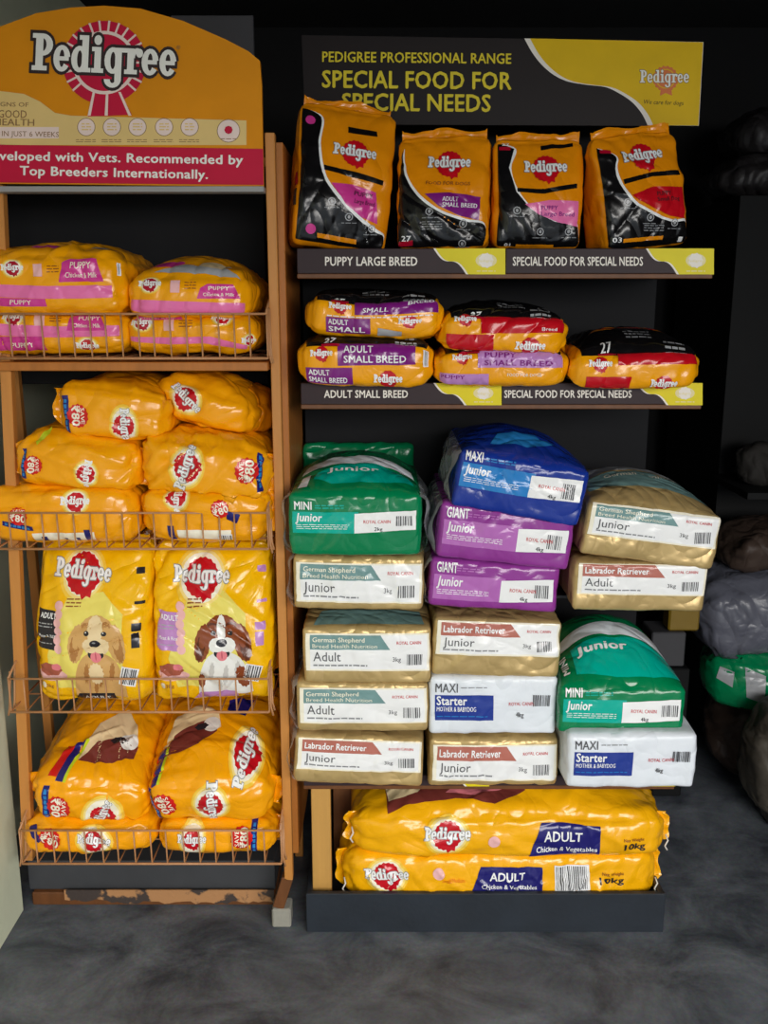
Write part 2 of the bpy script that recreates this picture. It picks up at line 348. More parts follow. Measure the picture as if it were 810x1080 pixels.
# ------------------------------------------------------------------ bags
COLL = []                                            # what already stands there: soft bags give way to it
def collider(V, F):
    V = [Vector(v) for v in V]; A = np.array([tuple(v) for v in V])
    COLL.append((BVHTree.FromPolygons(V, [tuple(f) for f in F]), A.min(0) - .003, A.max(0) + .003))
def py_of(z, Y):
    q = (z - CAMZ) / Y; return 540 + FPX * (-math.sin(TH) - q * math.cos(TH)) / (math.cos(TH) - q * math.sin(TH))
class Bag:
    def __init__(s, name, rect_, Y, D, body='yellow', roll=0, yaw=0, pitch=0, r=.02, bulge=(.01, .008, .01), sp=0, tp=0, bp=0, droop=0,
                 amp=.0025, seed=0, ktop=None, cell=.0075, decals=(), seals=(), label='', cat='dog food bag', group=None, zbot=None, sag=0, wob=.003,
                 lean=0, sealmat=None, wraps=()):
        x0, y0, x1, y1 = rect_; cx, cy = (x0 + x1) / 2, (y0 + y1) / 2
        s.cx, s.cy, s.rect = cx, cy, rect_
        s.Wd = (at(x1, cy, Y) - at(x0, cy, Y)).x; s.H = at(cx, y0, Y).z - at(cx, y1, Y).z; s.D = D
        s.kx = s.Wd / (x1 - x0); s.ky = s.H / (y1 - y0); s.ktop = ktop or s.ky * 2.2
        s.roll = roll; s.r = min(r, s.H * .48, s.Wd * .48, D * .48)
        s.b = bulge; s.sp = sp; s.tp = tp; s.bp = bp; s.droop = droop; s.amp = amp; s.seed = seed; s.sag = sag; s.wob = wob; s.lean = lean
        rg = np.random.RandomState(seed + 11)
        d = rg.normal(size=(12, 3)); d /= np.linalg.norm(d, axis=1)[:, None]; s.dirs = d * (2 * math.pi * rg.uniform(3.0, 11, 12))[:, None]; s.ph = rg.uniform(0, 6.28, 12)
        s.md = rg.normal(size=(12, 3)) * 14; s.mp = rg.uniform(0, 6.28, 12)
        s.wd = rg.normal(size=(3, 3, 3)) * 11; s.wp = rg.uniform(0, 6.28, (3, 3))
        # placement: front-face centre at (cx, cy) on the plane Y
        c = at(cx, cy, Y)
        Mx = Matrix.Translation(c) @ Matrix.Rotation(R(yaw), 4, 'Z') @ Matrix.Rotation(R(pitch), 4, 'X') @ Matrix.Rotation(R(roll), 4, 'Y') @ Matrix.Translation(-Vector((0, -D / 2, s.H / 2)))
        if zbot is not None: Mx = Matrix.Translation((0, 0, zbot - (Mx @ Vector((0, 0, 0))).z)) @ Mx
        s.root = empty(name, label=label, cat=cat, group=group); s.root.matrix_world = Mx; s.Mx = Mx
        s.body(body, cell); s.print(list(decals))
        for q in seals: s.seal(q, sealmat or body)
        for q in wraps: s.wrap(q)
    def F(s, P):
        half = np.array([s.Wd / 2, s.D / 2, s.H / 2]); inner = half - s.r
        q = np.clip(P, -inner, inner); d = P - q; ln = np.linalg.norm(d, axis=1); ln[ln < 1e-9] = 1e-9
        X = q + d / ln[:, None] * np.minimum(ln, s.r)[:, None]
        p = np.clip(P / half, -1, 1); c = 1 - np.abs(p) ** 2.4; up = (p[:, 2] + 1) / 2
        x, y, z = X.T.copy()
        z += s.b[2] * up * c[:, 0] * c[:, 1] - s.sag * up * (c[:, 0] ** 2) * (1 - c[:, 1] * .5)
        y += s.b[1] * p[:, 1] * c[:, 0] * c[:, 2]
        x += s.b[0] * p[:, 0] * c[:, 1] * c[:, 2]
        e = np.abs(p[:, 0])
        z = (z + s.H / 2) * (1 - s.sp * e ** 5) - s.H / 2 + s.sp * .5 * s.H * e ** 5
        y = y * (1 - s.sp * .25 * e ** 6)
        y = y * (1 - s.tp * up ** 2.5) * (1 - s.bp * (1 - up) ** 5)
        fr = np.clip(1 - (P[:, 1] + s.D / 2) / .09, 0, 1) ** 2
        z -= s.droop * fr * (1 - .6 * up)
        y += s.lean * up ** 2
        # folds and crumple
        sg = p ** 5; sg[:, 2] *= np.where(p[:, 2] < 0, .4, 1); n = sg / (np.linalg.norm(sg, axis=1)[:, None] + 1e-3)
        w = np.stack([sum(np.sin(P @ s.wd[i, j] + s.wp[i, j]) for j in range(3)) for i in range(3)], 1) / 3
        Q = P + w * .018; h = np.zeros(len(P))
        for k in range(12):
            t = 1 - np.sqrt(np.sin(Q @ s.dirs[k] + s.ph[k]) ** 2 + .012); mk = np.clip(np.sin(P @ s.md[k] + s.mp[k]), 0, 1)
            h += (t ** 3 if k % 2 else -t ** 3) * mk * (1.6 if k < 5 else .8)
        X = np.stack([x, y, z], 1) + n * (h * s.amp)[:, None] + w * s.wob * np.array([1, 1, .5])
        X[:, 2] += s.H / 2
        return X
    def give(s, X, gap=.0025):
        """press the soft pouch against its neighbours instead of letting it run into them"""
        M = np.array(s.Mx); W_ = X @ M[:3, :3].T + M[:3, 3]; X = X.copy(); Mi = np.array(s.Mx.inverted())
        for bvh, lo, hi in s.near * 3:
            I = np.nonzero(((W_ > lo) & (W_ < hi)).all(1))[0]
            for i in I:
                p = Vector(W_[i]); c, n, f, d = bvh.find_nearest(p, .12)
                if c is None: continue
                sd = (p - c).dot(n)
                if sd < 0 or d < gap:
                    W_[i] = c + n * gap; X[i] = Mi[:3, :3] @ W_[i] + Mi[:3, 3]
        return X
    def U(s, st):
        a, t = st[:, 0], st[:, 1]; hw, hh, hd = s.Wd / 2, s.H / 2, s.D / 2
        over = np.maximum(t - hh, 0); ov = np.maximum(np.abs(a) - hw, 0)
        y = np.minimum(-hd + np.maximum(over, ov), hd)
        return np.stack([np.clip(a, -hw, hw), y, np.clip(t, -hh, hh)], 1)
    def S(s, st, off=0):
        X = s.F(s.U(st))
        if off:
            e = .0012; dx = s.F(s.U(st + [e, 0])) - s.F(s.U(st - [e, 0])); dt = s.F(s.U(st + [0, e])) - s.F(s.U(st - [0, e]))
            n = np.cross(dx, dt); n /= np.linalg.norm(n, axis=1)[:, None] + 1e-12; X = s.give(X) + n * off
        return X
    def M(s, V):
        V = rotv(V, s.cx, s.cy, -s.roll) if s.roll else np.asarray(V, float)
        a = (V[:, 0] - s.cx) * s.kx; t = (s.cy - V[:, 1]) * s.ky; hh = s.H / 2
        t = np.where(t > hh, hh + (t - hh) / s.ky * s.ktop, t)
        return np.stack([a, t], 1)
    def body(s, m, cell):
        dims = (s.Wd, s.D, s.H); n = [max(4, int(round(d / (cell if i != 1 else cell * 1.25)))) for i, d in enumerate(dims)]
        idx = {}; P = []
        def vid(i, j, k):
            q = (i, j, k)
            if q not in idx: idx[q] = len(P); P.append(((i / n[0] - .5) * dims[0], (j / n[1] - .5) * dims[1], (k / n[2] - .5) * dims[2]))
            return idx[q]
        F = []
        for i in range(n[0]):
            for k in range(n[2]):
                F.append((vid(i, 0, k), vid(i + 1, 0, k), vid(i + 1, 0, k + 1), vid(i, 0, k + 1)))
                F.append((vid(i, n[1], k), vid(i, n[1], k + 1), vid(i + 1, n[1], k + 1), vid(i + 1, n[1], k)))
        for i in range(n[0]):
            for j in range(n[1]):
                F.append((vid(i, j, n[2]), vid(i + 1, j, n[2]), vid(i + 1, j + 1, n[2]), vid(i, j + 1, n[2])))
                F.append((vid(i, j, 0), vid(i, j + 1, 0), vid(i + 1, j + 1, 0), vid(i + 1, j, 0)))
        for j in range(n[1]):
            for k in range(n[2]):
                F.append((vid(0, j, k), vid(0, j, k + 1), vid(0, j + 1, k + 1), vid(0, j + 1, k)))
                F.append((vid(n[0], j, k), vid(n[0], j + 1, k), vid(n[0], j + 1, k + 1), vid(n[0], j, k + 1)))
        X = s.F(np.array(P)); Wl = X @ np.array(s.Mx)[:3, :3].T + np.array(s.Mx)[:3, 3]
        lo, hi = Wl.min(0), Wl.max(0); s.near = [c for c in COLL if (c[1] < hi).all() and (c[2] > lo).all()]
        X = s.give(X); link('pouch', pymesh('pouch', X, F, True), s.root, [m])
        collider(X @ np.array(s.Mx)[:3, :3].T + np.array(s.Mx)[:3, 3], F)
    def print(s, dec):
        parts = {}
        for it in dec: parts.setdefault(it[0], []).append(it)
        cl = []                                        # shapes of one name that touch make one part
        for pn, items in parts.items():
            groups = []
            for it in items:
                V = np.asarray(it[3], float)[:, :2]; bb = [V[:, 0].min() - .3, V[:, 1].min() - .3, V[:, 0].max() + .3, V[:, 1].max() + .3]; g = [bb, [it]]
                for h in list(groups):
                    o = h[0]
                    if bb[0] < o[2] and o[0] < bb[2] and bb[1] < o[3] and o[1] < bb[3]:
                        g[1] = h[1] + g[1]; bb = g[0] = [min(bb[0], o[0]), min(bb[1], o[1]), max(bb[2], o[2]), max(bb[3], o[3])]; groups.remove(h)
                groups.append(g)
            cl += [(pn, g[0], g[1]) for g in groups]
        small = ('lettering', 'fine_print', 'barcode', 'label_band', 'icons'); made = []
        for pn, bb, items in sorted(cl, key=lambda c: (c[0] in small, -(c[1][2] - c[1][0]))):
            V3 = []; F = []; mi = []; ml = []
            for _, m, layer, V, T in items:
                if m not in ml: ml.append(m)
                st = s.M(V); a, T = refine(st, T, .0055)
                P = s.S(np.array(a), .0009 + .0005 * layer)
                b = len(V3); V3 += list(P); F += [tuple(i + b for i in t) for t in T]; mi += [ml.index(m)] * len(T)
            par = s.root
            if pn in small:
                cx, cy = (bb[0] + bb[2]) / 2, (bb[1] + bb[3]) / 2; best = 1e9
                for o, q in made:
                    if q[0] <= cx <= q[2] and q[1] <= cy <= q[3] and (q[2] - q[0]) * (q[3] - q[1]) < best: best = (q[2] - q[0]) * (q[3] - q[1]); par = o
            o = link(pn, pymesh(pn, V3, F, True, mi), par, ml)
            if pn not in small: made.append((o, bb))
    def wrap(s, side):
        """loose clear film standing off one end of the pack"""
        sg = 1 if side == 'right' else -1; a = np.linspace(-1, 1, 12); b = np.linspace(-1, .75, 16); A, B = np.meshgrid(a, b)
        n = A.size; P = np.stack([np.full(n, sg * s.Wd / 2), B.ravel() * s.D / 2, A.ravel() * s.H / 2], 1); X = s.F(P)
        f = (1 - A.ravel() ** 4) * (1 - np.clip((B.ravel() - .35) / .4, 0, 1)); X[:, 0] += sg * (.002 + .013 * f * (1 + .4 * np.sin(A.ravel() * 4 + B.ravel() * 7 + s.seed)))
        w = len(a); F = [(i * w + k, i * w + k + 1, (i + 1) * w + k + 1, (i + 1) * w + k) for i in range(len(b) - 1) for k in range(w - 1)]
        link('clear_wrap', pymesh('clear_wrap', X, F, True), s.root, ['clear_film'])
    def seal(s, where, m):
        """crimped fin at an end of the pouch"""
        n = 26; hw, hd, hh = s.Wd / 2, s.D / 2, s.H / 2; u = np.linspace(-1, 1, n)
        if where == 'top': P = np.stack([u * hw * .985, u * 0, u * 0 + hh], 1); out = np.array([0, 0, 1.]); th = np.array([0, 1., 0])
        elif where == 'bottom': P = np.stack([u * hw * .97, u * 0, u * 0 - hh], 1); out = np.array([0, 0, -1.]); th = np.array([0, 1., 0])
        elif where.endswith('v'):
            sg = 1 if where == 'rightv' else -1
            P = np.stack([u * 0 + sg * hw, u * 0 - hd * .72, u * hh * .96], 1); out = np.array([sg, -.25, 0.]); th = np.array([0, 1., 0])
        else:
            sg = 1 if where == 'right' else -1
            P = np.stack([u * 0 + sg * hw, u * hd * .96, u * 0], 1); out = np.array([sg, 0, 0.]); th = np.array([0, 0, 1.])
        A = s.give(s.F(P)) - out * .006; rg = np.random.RandomState(s.seed + 5); ln = .017 + .004 * np.sin(u * 5 + s.seed) ; ln[0] += .006; ln[-1] += .006
        V = []; rows = 5
        for i in range(rows):
            f = i / (rows - 1); off = (.0035 * np.sin(u * 9 + s.seed) * f + .0006 * (-1) ** i)
            base = A + out * ((ln + .006) * f)[:, None] + th * off[:, None]
            V.append(base - th * .0009); V.append(base + th * .0009)
        V = np.array(V); F = []
        def vi(r_, k): return r_ * n + k
        for i in range(rows - 1):
            for k in range(n - 1):
                F.append((vi(2 * i, k), vi(2 * i, k + 1), vi(2 * i + 2, k + 1), vi(2 * i + 2, k))); F.append((vi(2 * i + 1, k), vi(2 * i + 3, k), vi(2 * i + 3, k + 1), vi(2 * i + 1, k + 1)))
            for k in (0, n - 1): F.append((vi(2 * i, k), vi(2 * i + 2, k), vi(2 * i + 3, k), vi(2 * i + 1, k)))
        for k in range(n - 1): F.append((vi(2 * rows - 2, k), vi(2 * rows - 2, k + 1), vi(2 * rows - 1, k + 1), vi(2 * rows - 1, k)))
        link('seal', pymesh('seal', V.reshape(-1, 3), F), s.root, [m])
# ================================================================== the setting
def structure(name, lo, hi, m, parent=None):
    b = MB(); b.box(lo, hi, 0, .002); o = b.build(name, m); o['kind'] = 'structure'; return o
structure('floor', (-3.2, -1.6, -.08), (3.2, 4.3, 0), 'concrete')
structure('ceiling', (-3.2, -.9, 2.75), (3.2, 4.3, 2.83), 'ceiling_dark')
structure('added_lintel_1', (-3.2, -1.0, 2.21), (3.2, -.88, 2.83), 'ceiling_dark')            # unseen lintel added over the opening, hung low to dim the upper shelves
structure('wall_back', (-3.2, 4.2, 0), (3.2, 4.3, 2.75), 'wall_dark')
structure('wall_right', (2.6, -.9, 0), (2.7, 4.2, 2.75), 'wall_dark')
# left wall: a pillar near the camera, stepping back behind the wire rack
structure('wall_left', (-1.25, -.9, 0), (at(25, 960, 2.255).x, 2.255, 2.75), 'wall_green')
structure('wall_left_recess', (-1.36, 2.255, 0), (-1.15, 4.2, 2.75), 'wall_green')

# ================================================================== wire rack on the left
YB = 2.13                                                           # plane of the basket fronts
rack = empty('wire_rack', (at(160, 940, 2.3).x, 2.35, 0), label='orange-brown metal rack with four wire baskets and an amber arched header sign', cat='display rack')
def rk(mb, name, m): 
    o = mb.build(name, m, rack, org=rack.location)
    if name in ('post', 'shelf_board', 'back_panel'): collider([v.co + rack.location for v in o.data.vertices], [p.vertices[:] for p in o.data.polygons])
    return o
def P(x, y, Y): return at(x, y, Y)
XL0, XL1 = at(-6, 100, 2.2).x, at(31, 900, 2.2).x
XR0, XR1 = at(285, 140, 2.2).x, at(305, 925, 2.2).x
zt = at(286, 141, 2.2).z; zb = at(305, 925, 2.2).z
b = MB(); zq = at(31, 905, 2.2).z; b.bar((XL1 - .001, 2.2, zq), (XL0, 2.2, zt + .05), .026, .026); rk(b, 'post', 'post_paint')
b = MB(); b.bar((XL1, 2.2, zq + .012), (xl_ := at(52, 755, 2.52).x, 2.52, zq + .012), .018, .018, up=(0, 0, 1)); rk(b, 'side_rail', 'post_paint')
b = MB(); b.bar((XR1, 2.2, zb), (XR0, 2.2, zt), .022, .03); rk(b, 'post', 'post_paint')
xl = at(52, 755, 2.52).x
b = MB(); b.bar((xl, 2.52, 0), (xl - .02, 2.52, zt), .024, .024); rk(b, 'post', 'post_paint')
b = MB(); b.bar((XR1 - .004, 2.52, 0), (XR0, 2.52, zt), .024, .024); rk(b, 'post', 'post_paint')
b = MB(); a0 = at(304, 922, 2.2); a1 = at(294, 955, 2.2)
b.bar((a1.x, 2.2, .055), (a0.x - .001, 2.2, zb + .004), .03, .03); o = rk(b, 'foot', 'dark_wood'); o['label'] = 'worn dark foot below the right post'
for z in (.12, 1.98):
    b = MB(); b.bar((xl, 2.52, z), (XR1 - .006, 2.52, z), .02, .02, up=(0, 1, 0)); rk(b, 'crossbar', 'post_paint')
# baskets: (left x, right x, top y, bottom y) of their fronts
BASK = [(-6, 281, 331, 378), (-6, 282, 541, 579), (10, 283, 716, 751), (22, 296, 876, 911)]
BZ = []
for bi, (x0, x1, yt, yb) in enumerate(BASK):
    X0, X1 = at(x0, (yt + yb) / 2, YB).x, at(x1, (yt + yb) / 2, YB).x; zt_, zb_ = at(150, yt, YB).z, at(150, yb, YB).z; BZ.append(zb_)
    yk = 2.50
    bk = MB()
    bk.tube([(X0, YB, zt_), (X1, YB, zt_)], .0028); bk.tube([(X0, YB, zb_), (X1, YB, zb_)], .0032)
    bk.tube([(X0, YB, zb_), (X0, yk, zb_)], .0028); bk.tube([(X1, YB, zb_), (X1, yk, zb_)], .0028)
    bk.tube([(X0, yk, zb_), (X1, yk, zb_)], .0028)
    bk.tube([(X0, YB, zt_), (X0, YB + .07, zt_ + .03), (X0, yk, zt_ + .03)], .0028); bk.tube([(X1, YB, zt_), (X1, YB + .07, zt_ + .03), (X1, yk, zt_ + .03)], .0028)
    for yy in (2.25, 2.38): bk.tube([(X0, yy, zb_ - .004), (X1, yy, zb_ - .004)], .0024)
    base = bk.build('basket', 'wire', rack, org=rack.location)
    n = int(round((x1 - x0) / 17.3))
    for k in range(n + 1):
        x = X0 + (X1 - X0) * k / n + (.0015 * math.sin(k * 2.3 + bi))
        w = MB(); w.tube([(x, yk, zb_ + .002), (x, YB + .004, zb_ + .002), (x + .001, YB - .0025, zb_ + .006), (x, YB - .0025, zt_)], .0021, 5)
        w.build('wire', 'wire', base, org=rack.location)
    for sgn, xx, pp in ((-1, X0, XL1), (1, X1, XR1)):
        for k in range(2):
            w = MB(); yy = YB + .02 + .03 * k
            w.tube([(xx + sgn * .002, yy, zt_ + .012), (xx + sgn * .005, yy - .012, zb_ + .01), (xx + sgn * .010, yy - .012, zb_ - .012)], .0028, 5)
            w.build('hook', 'wire', base, org=rack.location)
# wooden shelf under the first basket
z1 = BZ[0] - .004
b = MB(); b.box((at(0, 385, 2.17).x, 2.16, z1 - .026), (at(283, 385, 2.17).x, 2.52, z1 - .006)); rk(b, 'shelf_board', 'stile_wood')
# base of the rack
b = MB(); b.box((at(30, 925, 2.29).x, 2.29, at(100, 938, 2.29).z), (at(290, 925, 2.29).x, 2.48, at(100, 908, 2.29).z)); rk(b, 'base_panel', 'plinth')
b = MB(); b.box((at(32, 940, 2.27).x, 2.275, 0), (at(290, 940, 2.27).x, 2.48, at(100, 938, 2.29).z - .001), bev=.004); o = rk(b, 'base_board', 'dark_wood')
b = MB(); X0, X1 = at(68, 947, 2.27).x, at(289, 947, 2.27).x; zz0, zz1 = .006, at(100, 939, 2.27).z; rg = random.Random(4)
V = []; n = 40
for i in range(n + 1):
    x = X0 + (X1 - X0) * i / n; e = rg.uniform(0, .012) + .012 * max(0, 1 - i / 12); V += [(x, 2.2705, zz0 + e), (x, 2.2705, zz1), (x, 2.2745, zz0 + e), (x, 2.2745, zz1)]
F = []
for i in range(n):
    q = 4 * i; F += [(q, q + 4, q + 5, q + 1), (q + 2, q + 3, q + 7, q + 6), (q, q + 2, q + 6, q + 4), (q + 1, q + 5, q + 7, q + 3)]
b.add(V, F); o = rk(b, 'board_edge', 'peeled_edge'); o['label'] = 'chipped orange edge of the base board'
# back panel behind the first shelf
b = MB(); b.box((at(-10, 300, 2.56).x, 2.545, at(100, 405, 2.55).z), (at(281, 300, 2.56).x, 2.56, at(100, 205, 2.55).z)); rk(b, 'back_panel', 'back_panel')
# small block under the right post
b = MB(); lo = at(287, 978, 2.18); b.box((lo.x, 2.18, 0), (at(307, 978, 2.18).x, 2.235, .055), bev=.004)
o = b.build('foot_block', 'block_grey', None, org=(lo.x, 2.18, 0)); o.location = (lo.x, 2.18, 0)
tag(o, 'small pale grey block propping up the right leg of the wire rack', 'block')

# ---- arched header sign
YS = 2.165
top = [(-60, 72), (-30, 48), (0, 28), (38, 14), (74, 8), (110, 6), (148, 9), (193, 22), (237, 41), (262, 54), (274, 64)]
out = top + [(276, 90), (278, 197), (-60, 193)]
sg = pxv(out, YS); V = list(sg) + [(p[0], p[1] + .014, p[2]) for p in sg]; n = len(out)
T = [tuple(t) for t in tessellate_polygon([[Vector((p[0], p[2], 0)) for p in sg]])]
F = T + [tuple(i + n for i in t)[::-1] for t in T] + [(i, (i + 1) % n, (i + 1) % n + n, i + n) for i in range(n)]
sign = MB(); sign.add(V, F); sign = sign.build('header_sign', 'sign_amber', rack, org=rack.location)
sign['label'] = 'amber arched sign with a rosette, a word mark and a red band'
d = []
d += sh('s', 'sign_beige', 1, poly([(-60, 118), (-40, 104), (0, 96), (25, 99), (42, 107), (58, 119), (75, 122), (260, 127), (260, 153), (-60, 153)]))
d += sh('s', 'sign_pinkwhite', 1.5, rect(-60, 134, 62, 146))
d += sh('s', 'sign_red', 1, poly([(-60, 151), (0, 152.5), (277.5, 157), (278, 195), (0, 192.5), (-60, 192)]))
cx, cy = 110, 66
ros = [ell(cx, cy, 40, 40, 60)]
tail = poly([(97, 100), (128, 100), (139, 121), (93, 123)])
d += sh('s', 'sign_red', 2, merge([ell(cx, cy, 44, 44, 60), tail]))
sp = [ring(cx, cy, 33.5, 33.5, 3.5, 3.5, n=48)]
for k in range(26):
    a = R(-90 + 360 * (k + .5) / 26)
    if 55 < math.degrees(a) % 360 < 125: continue
    c, s_ = math.cos(a), math.sin(a); w_ = 1.1
    sp.append(poly([(cx + 32 * c - w_ * s_, cy + 32 * s_ + w_ * c), (cx + 44.5 * c - w_ * s_, cy + 44.5 * s_ + w_ * c), (cx + 44.5 * c + w_ * s_, cy + 44.5 * s_ - w_ * c), (cx + 32 * c + w_ * s_, cy + 32 * s_ - w_ * c)]))
for x0_, x1_ in ((99, 94), (113, 112), (126, 137)): sp.append(poly([(x0_ - 1.3, 97), (x0_ + 1.3, 97), (x1_ + 1.6, 122), (x1_ - 1.6, 122)]))
d += sh('s', 'sign_pinkwhite', 3, merge(sp)); 
for o_, m_, l_ in ((.15, 'sign_outline', 4), (.02, 'sign_white', 5)):
    (V, T), ww = word(o_, 18); V = np.array(V); k = 152 / ww
    d += sh('s', m_, l_, (rotv(np.stack([34 + V[:, 0] * k, 76.5 - V[:, 1] * k * 1.28], 1), 110, 66, 2.5), T))
d += txt('®', 186, 52, 4, 'sign_brown', bold=0, part='s')
for x_ in (91, 118, 145, 173, 200): 
    d += sh('s', 'sign_brown', 2, ell(x_, 134, 9.6, 9.6, 24)) + sh('s', 'sign_pinkwhite', 3, ell(x_, 134, 8.9, 8.9, 24)) + dashes(x_ - 5, 130, x_ + 5, 3, 'sign_beige', 1.4, 3, x_, 4) + dashes(x_ - 11, 147, x_ + 10, 2, 'sign_brown', .7, 2.2, x_, 3)
d += sh('s', 'sign_brown', 2, ell(241, 138, 12.3, 12.3, 24)) + sh('s', 'sign_pinkwhite', 3, ell(241, 138, 11.6, 11.6, 24)) + sh('s', 'sign_red', 4, ell(241, 137, 4.5, 4.5, 16, .1)) + dashes(233, 146, 249, 1, 'sign_brown', .8, 2, 3, 4)
d += txt('SIGNS OF', -6, 112, 4.5, 'sign_brown', 36, 1, part='s') + txt('GOOD', -2, 124, 8, 'sign_brown', 30, 1, part='s') + txt('HEALTH', -6, 132, 7, 'sign_brown', 42, 1, part='s') + txt('IN JUST 6 WEEKS', 2, 143.5, 5.4, 'sign_brown', 60, 1, .01, part='s')
d += txt('Developed with Vets. Recommended by', -20, 168.5, 9.4, 'sign_white', 276, 1.0, .035, part='s') + txt('Top Breeders Internationally.', 21, 184.5, 9.4, 'sign_white', 198, 1.2, .035, part='s')
flat_print('sign_print', d, YS, sign, org=rack.location)
b = MB(); b.box((at(-60, 198, YS).x, YS - .012, at(100, 203, YS).z), (at(279, 198, YS).x, YS + .03, at(100, 197.5, YS).z + .001), bev=.001); rk(b, 'sign_lip', 'lip_grey')
b = MB(); q = at(180, 16, 2.5); q2 = at(272, 200, 2.5); b.box((q.x, 2.5, q2.z), (q2.x, 2.515, q.z)); o = rk(b, 'sign_backing', 'grey_board'); o['label'] = 'grey board standing behind the arched sign'

# ================================================================== shelf rack on the right
YL = 2.19
unit = empty('shelf_rack', (at(530, 900, 2.3).x, 2.4, 0), label='tall wooden shelf unit with black and yellow shelf strips and header board', cat='shelf unit')
def uk(mb, name, m):
    o = mb.build(name, m, unit, org=unit.location)
    if name in ('side_panel', 'shelf', 'tray', 'wood_upright', 'back_panel'): collider([v.co + unit.location for v in o.data.vertices], [p.vertices[:] for p in o.data.polygons])
    return o
x0, x1 = at(298, 500, 2.25).x, at(305, 500, 2.25).x + .004
b = MB(); b.box((x0, 2.235, at(300, 893, 2.235).z - .02), (x1, 2.60, at(300, 150, 2.235).z)); uk(b, 'side_panel', 'stile_wood')
b = MB(); b.box((at(330, 900, 2.62).x, 2.62, at(400, 860, 2.62).z), (at(693, 300, 2.62).x, 2.635, at(400, 130, 2.62).z)); uk(b, 'back_panel', 'back_panel')
for px_ in (345, 668):
    b = MB(); X = at(px_, 500, 2.6).x; b.box((X - .02, 2.636, 0), (X + .02, 2.676, at(400, 60, 2.65).z)); uk(b, 'upright', 'dark_metal')
def strip_pattern(xa, xb, yt, yb, text, tx0, tx1, xs, faded=True):
    """dark strip with lettering and a yellow wave at its right end; xs = where the wave starts"""
    h = yb - yt; d = []
    cur = [(xs + 4 * 0, yt)] ; n = 14; w = xb - xs
    pts = []
    for i in range(n + 1):
        f = i / n; pts.append((xs + w * .46 * f, yt + h * (f + .16 * math.sin(2 * math.pi * f + math.pi) * -1)))
    white = [(p[0] - .9, p[1]) for p in pts] + [(xb, yb), (xb, yt)]
    d += sh('s', 'letter_white', 1, poly(white)); d += sh('s', 'strip_yellow', 1.5, poly([(p[0] + 1.4, p[1]) for p in pts] + [(xb, yb), (xb, yt)]))
    lx = xs + w * .73
    d += sh('s', 'faded_logo', 2, ell(lx, (yt + yb) / 2 - 1, w * .15, h * .27, 16)) + sh('s', 'letter_white', 3, ell(lx, (yt + yb) / 2 - 1, h * .3, h * .3, 18, .14)) + txt('Pedigree', lx - w * .12, (yt + yb) / 2 + .6, 2.6, 'faded_logo', w * .24, part='s', layer=4) + dashes(lx - 10, yb - 4, lx + 10, 1, 'faded_logo', 1, 2, 3, 3)
    if text: d += txt(text, tx0, (yt + yb) / 2 + h * .16, h * .33, 'letter_white', tx1 - tx0, 0, .03, part='s', layer=2)
    return d
LEDG = [(313, 753, 262, 290, [('PUPPY LARGE BREED', 313, 533, 343, 440, 458), ('SPECIAL FOR SPECIAL NEEDS', 533, 753, 541, 678, 682)]),
        (317, 741, 404, 428, [('ADULT SMALL BREED', 317, 529, 342, 430, 458), ('SPECIAL FOOD FOR SPECIAL NEEDS', 529, 741, 532, 666, 672)]),
        (320, 712, 818, 830, [('', 320, 516, 350, 440, 470), ('', 516, 712, 540, 680, 640)])]
SZ = []
for (xa, xb, yt, yb, segs) in LEDG:
    X0, X1 = at(xa, (yt + yb) / 2, YL).x, at(xb, (yt + yb) / 2, YL).x; zt_, zb_ = at(400, yt, YL).z, at(400, yb, YL).z; SZ.append(zt_)
    sf = MB(); sf.box((X0, YL + .006, zb_ + .004), (X1, 2.618, zt_ - .001)); sf.box((X0, YL + .002, zb_ - .008), (X1, YL + .02, zb_ + .003), 1)
    shelf = sf.build('shelf', ['dark_metal', 'dark_wood'], unit, org=unit.location)
    q_ = MB(); q_.box((X0, YL - .003, zb_), (X1, 2.618, zt_)); collider(q_.V, q_.F[:0] + [tuple(f) for f in q_.F])
    for t, a_, b_, t0, t1, xs in segs:
        if t == 'SPECIAL FOR SPECIAL NEEDS': t = 'SPECIAL FOOD FOR SPECIAL NEEDS'
        ym = (yt + yb) / 2; m_ = MB(); m_.box((at(a_, ym, YL).x + .0006, YL, zb_ + .003), (at(b_, ym, YL).x - .0006, YL + .005, zt_)); st = m_.build('label_strip', 'strip_brown', shelf, org=unit.location)
        # the print belongs to the strip: joined to its mesh
        tmp = []
        dec = strip_pattern(a_, b_, yt, yb - .6, t, t0, t1, xs)
        me = st.data; base = [tuple(v.co) for v in me.vertices]; F = [tuple(p.vertices) for p in me.polygons]; mi = [0] * len(F); ml = ['strip_brown']
        for part, mm, layer, V, T in dec:
            if mm not in ml: ml.append(mm)
            PP = pxv(V, YL - .0004 - .0004 * layer) - np.array(unit.location); k = len(base); base += [tuple(p) for p in PP]; F += [tuple(i + k for i in tt) for tt in T]; mi += [ml.index(mm)] * len(T)
        st.data = pymesh('label_strip', base, F, midx=mi)
        for mm in ml: st.data.materials.append(MATS[mm])
# plain shelf half way up the stacks
zmid = at(400, 641, 2.14).z
b = MB(); b.box((at(318, 641, 2.24).x, 2.24, zmid - .009), (at(700, 641, 2.24).x, 2.618, zmid)); uk(b, 'shelf', 'dark_metal')
SZ.append(zmid)
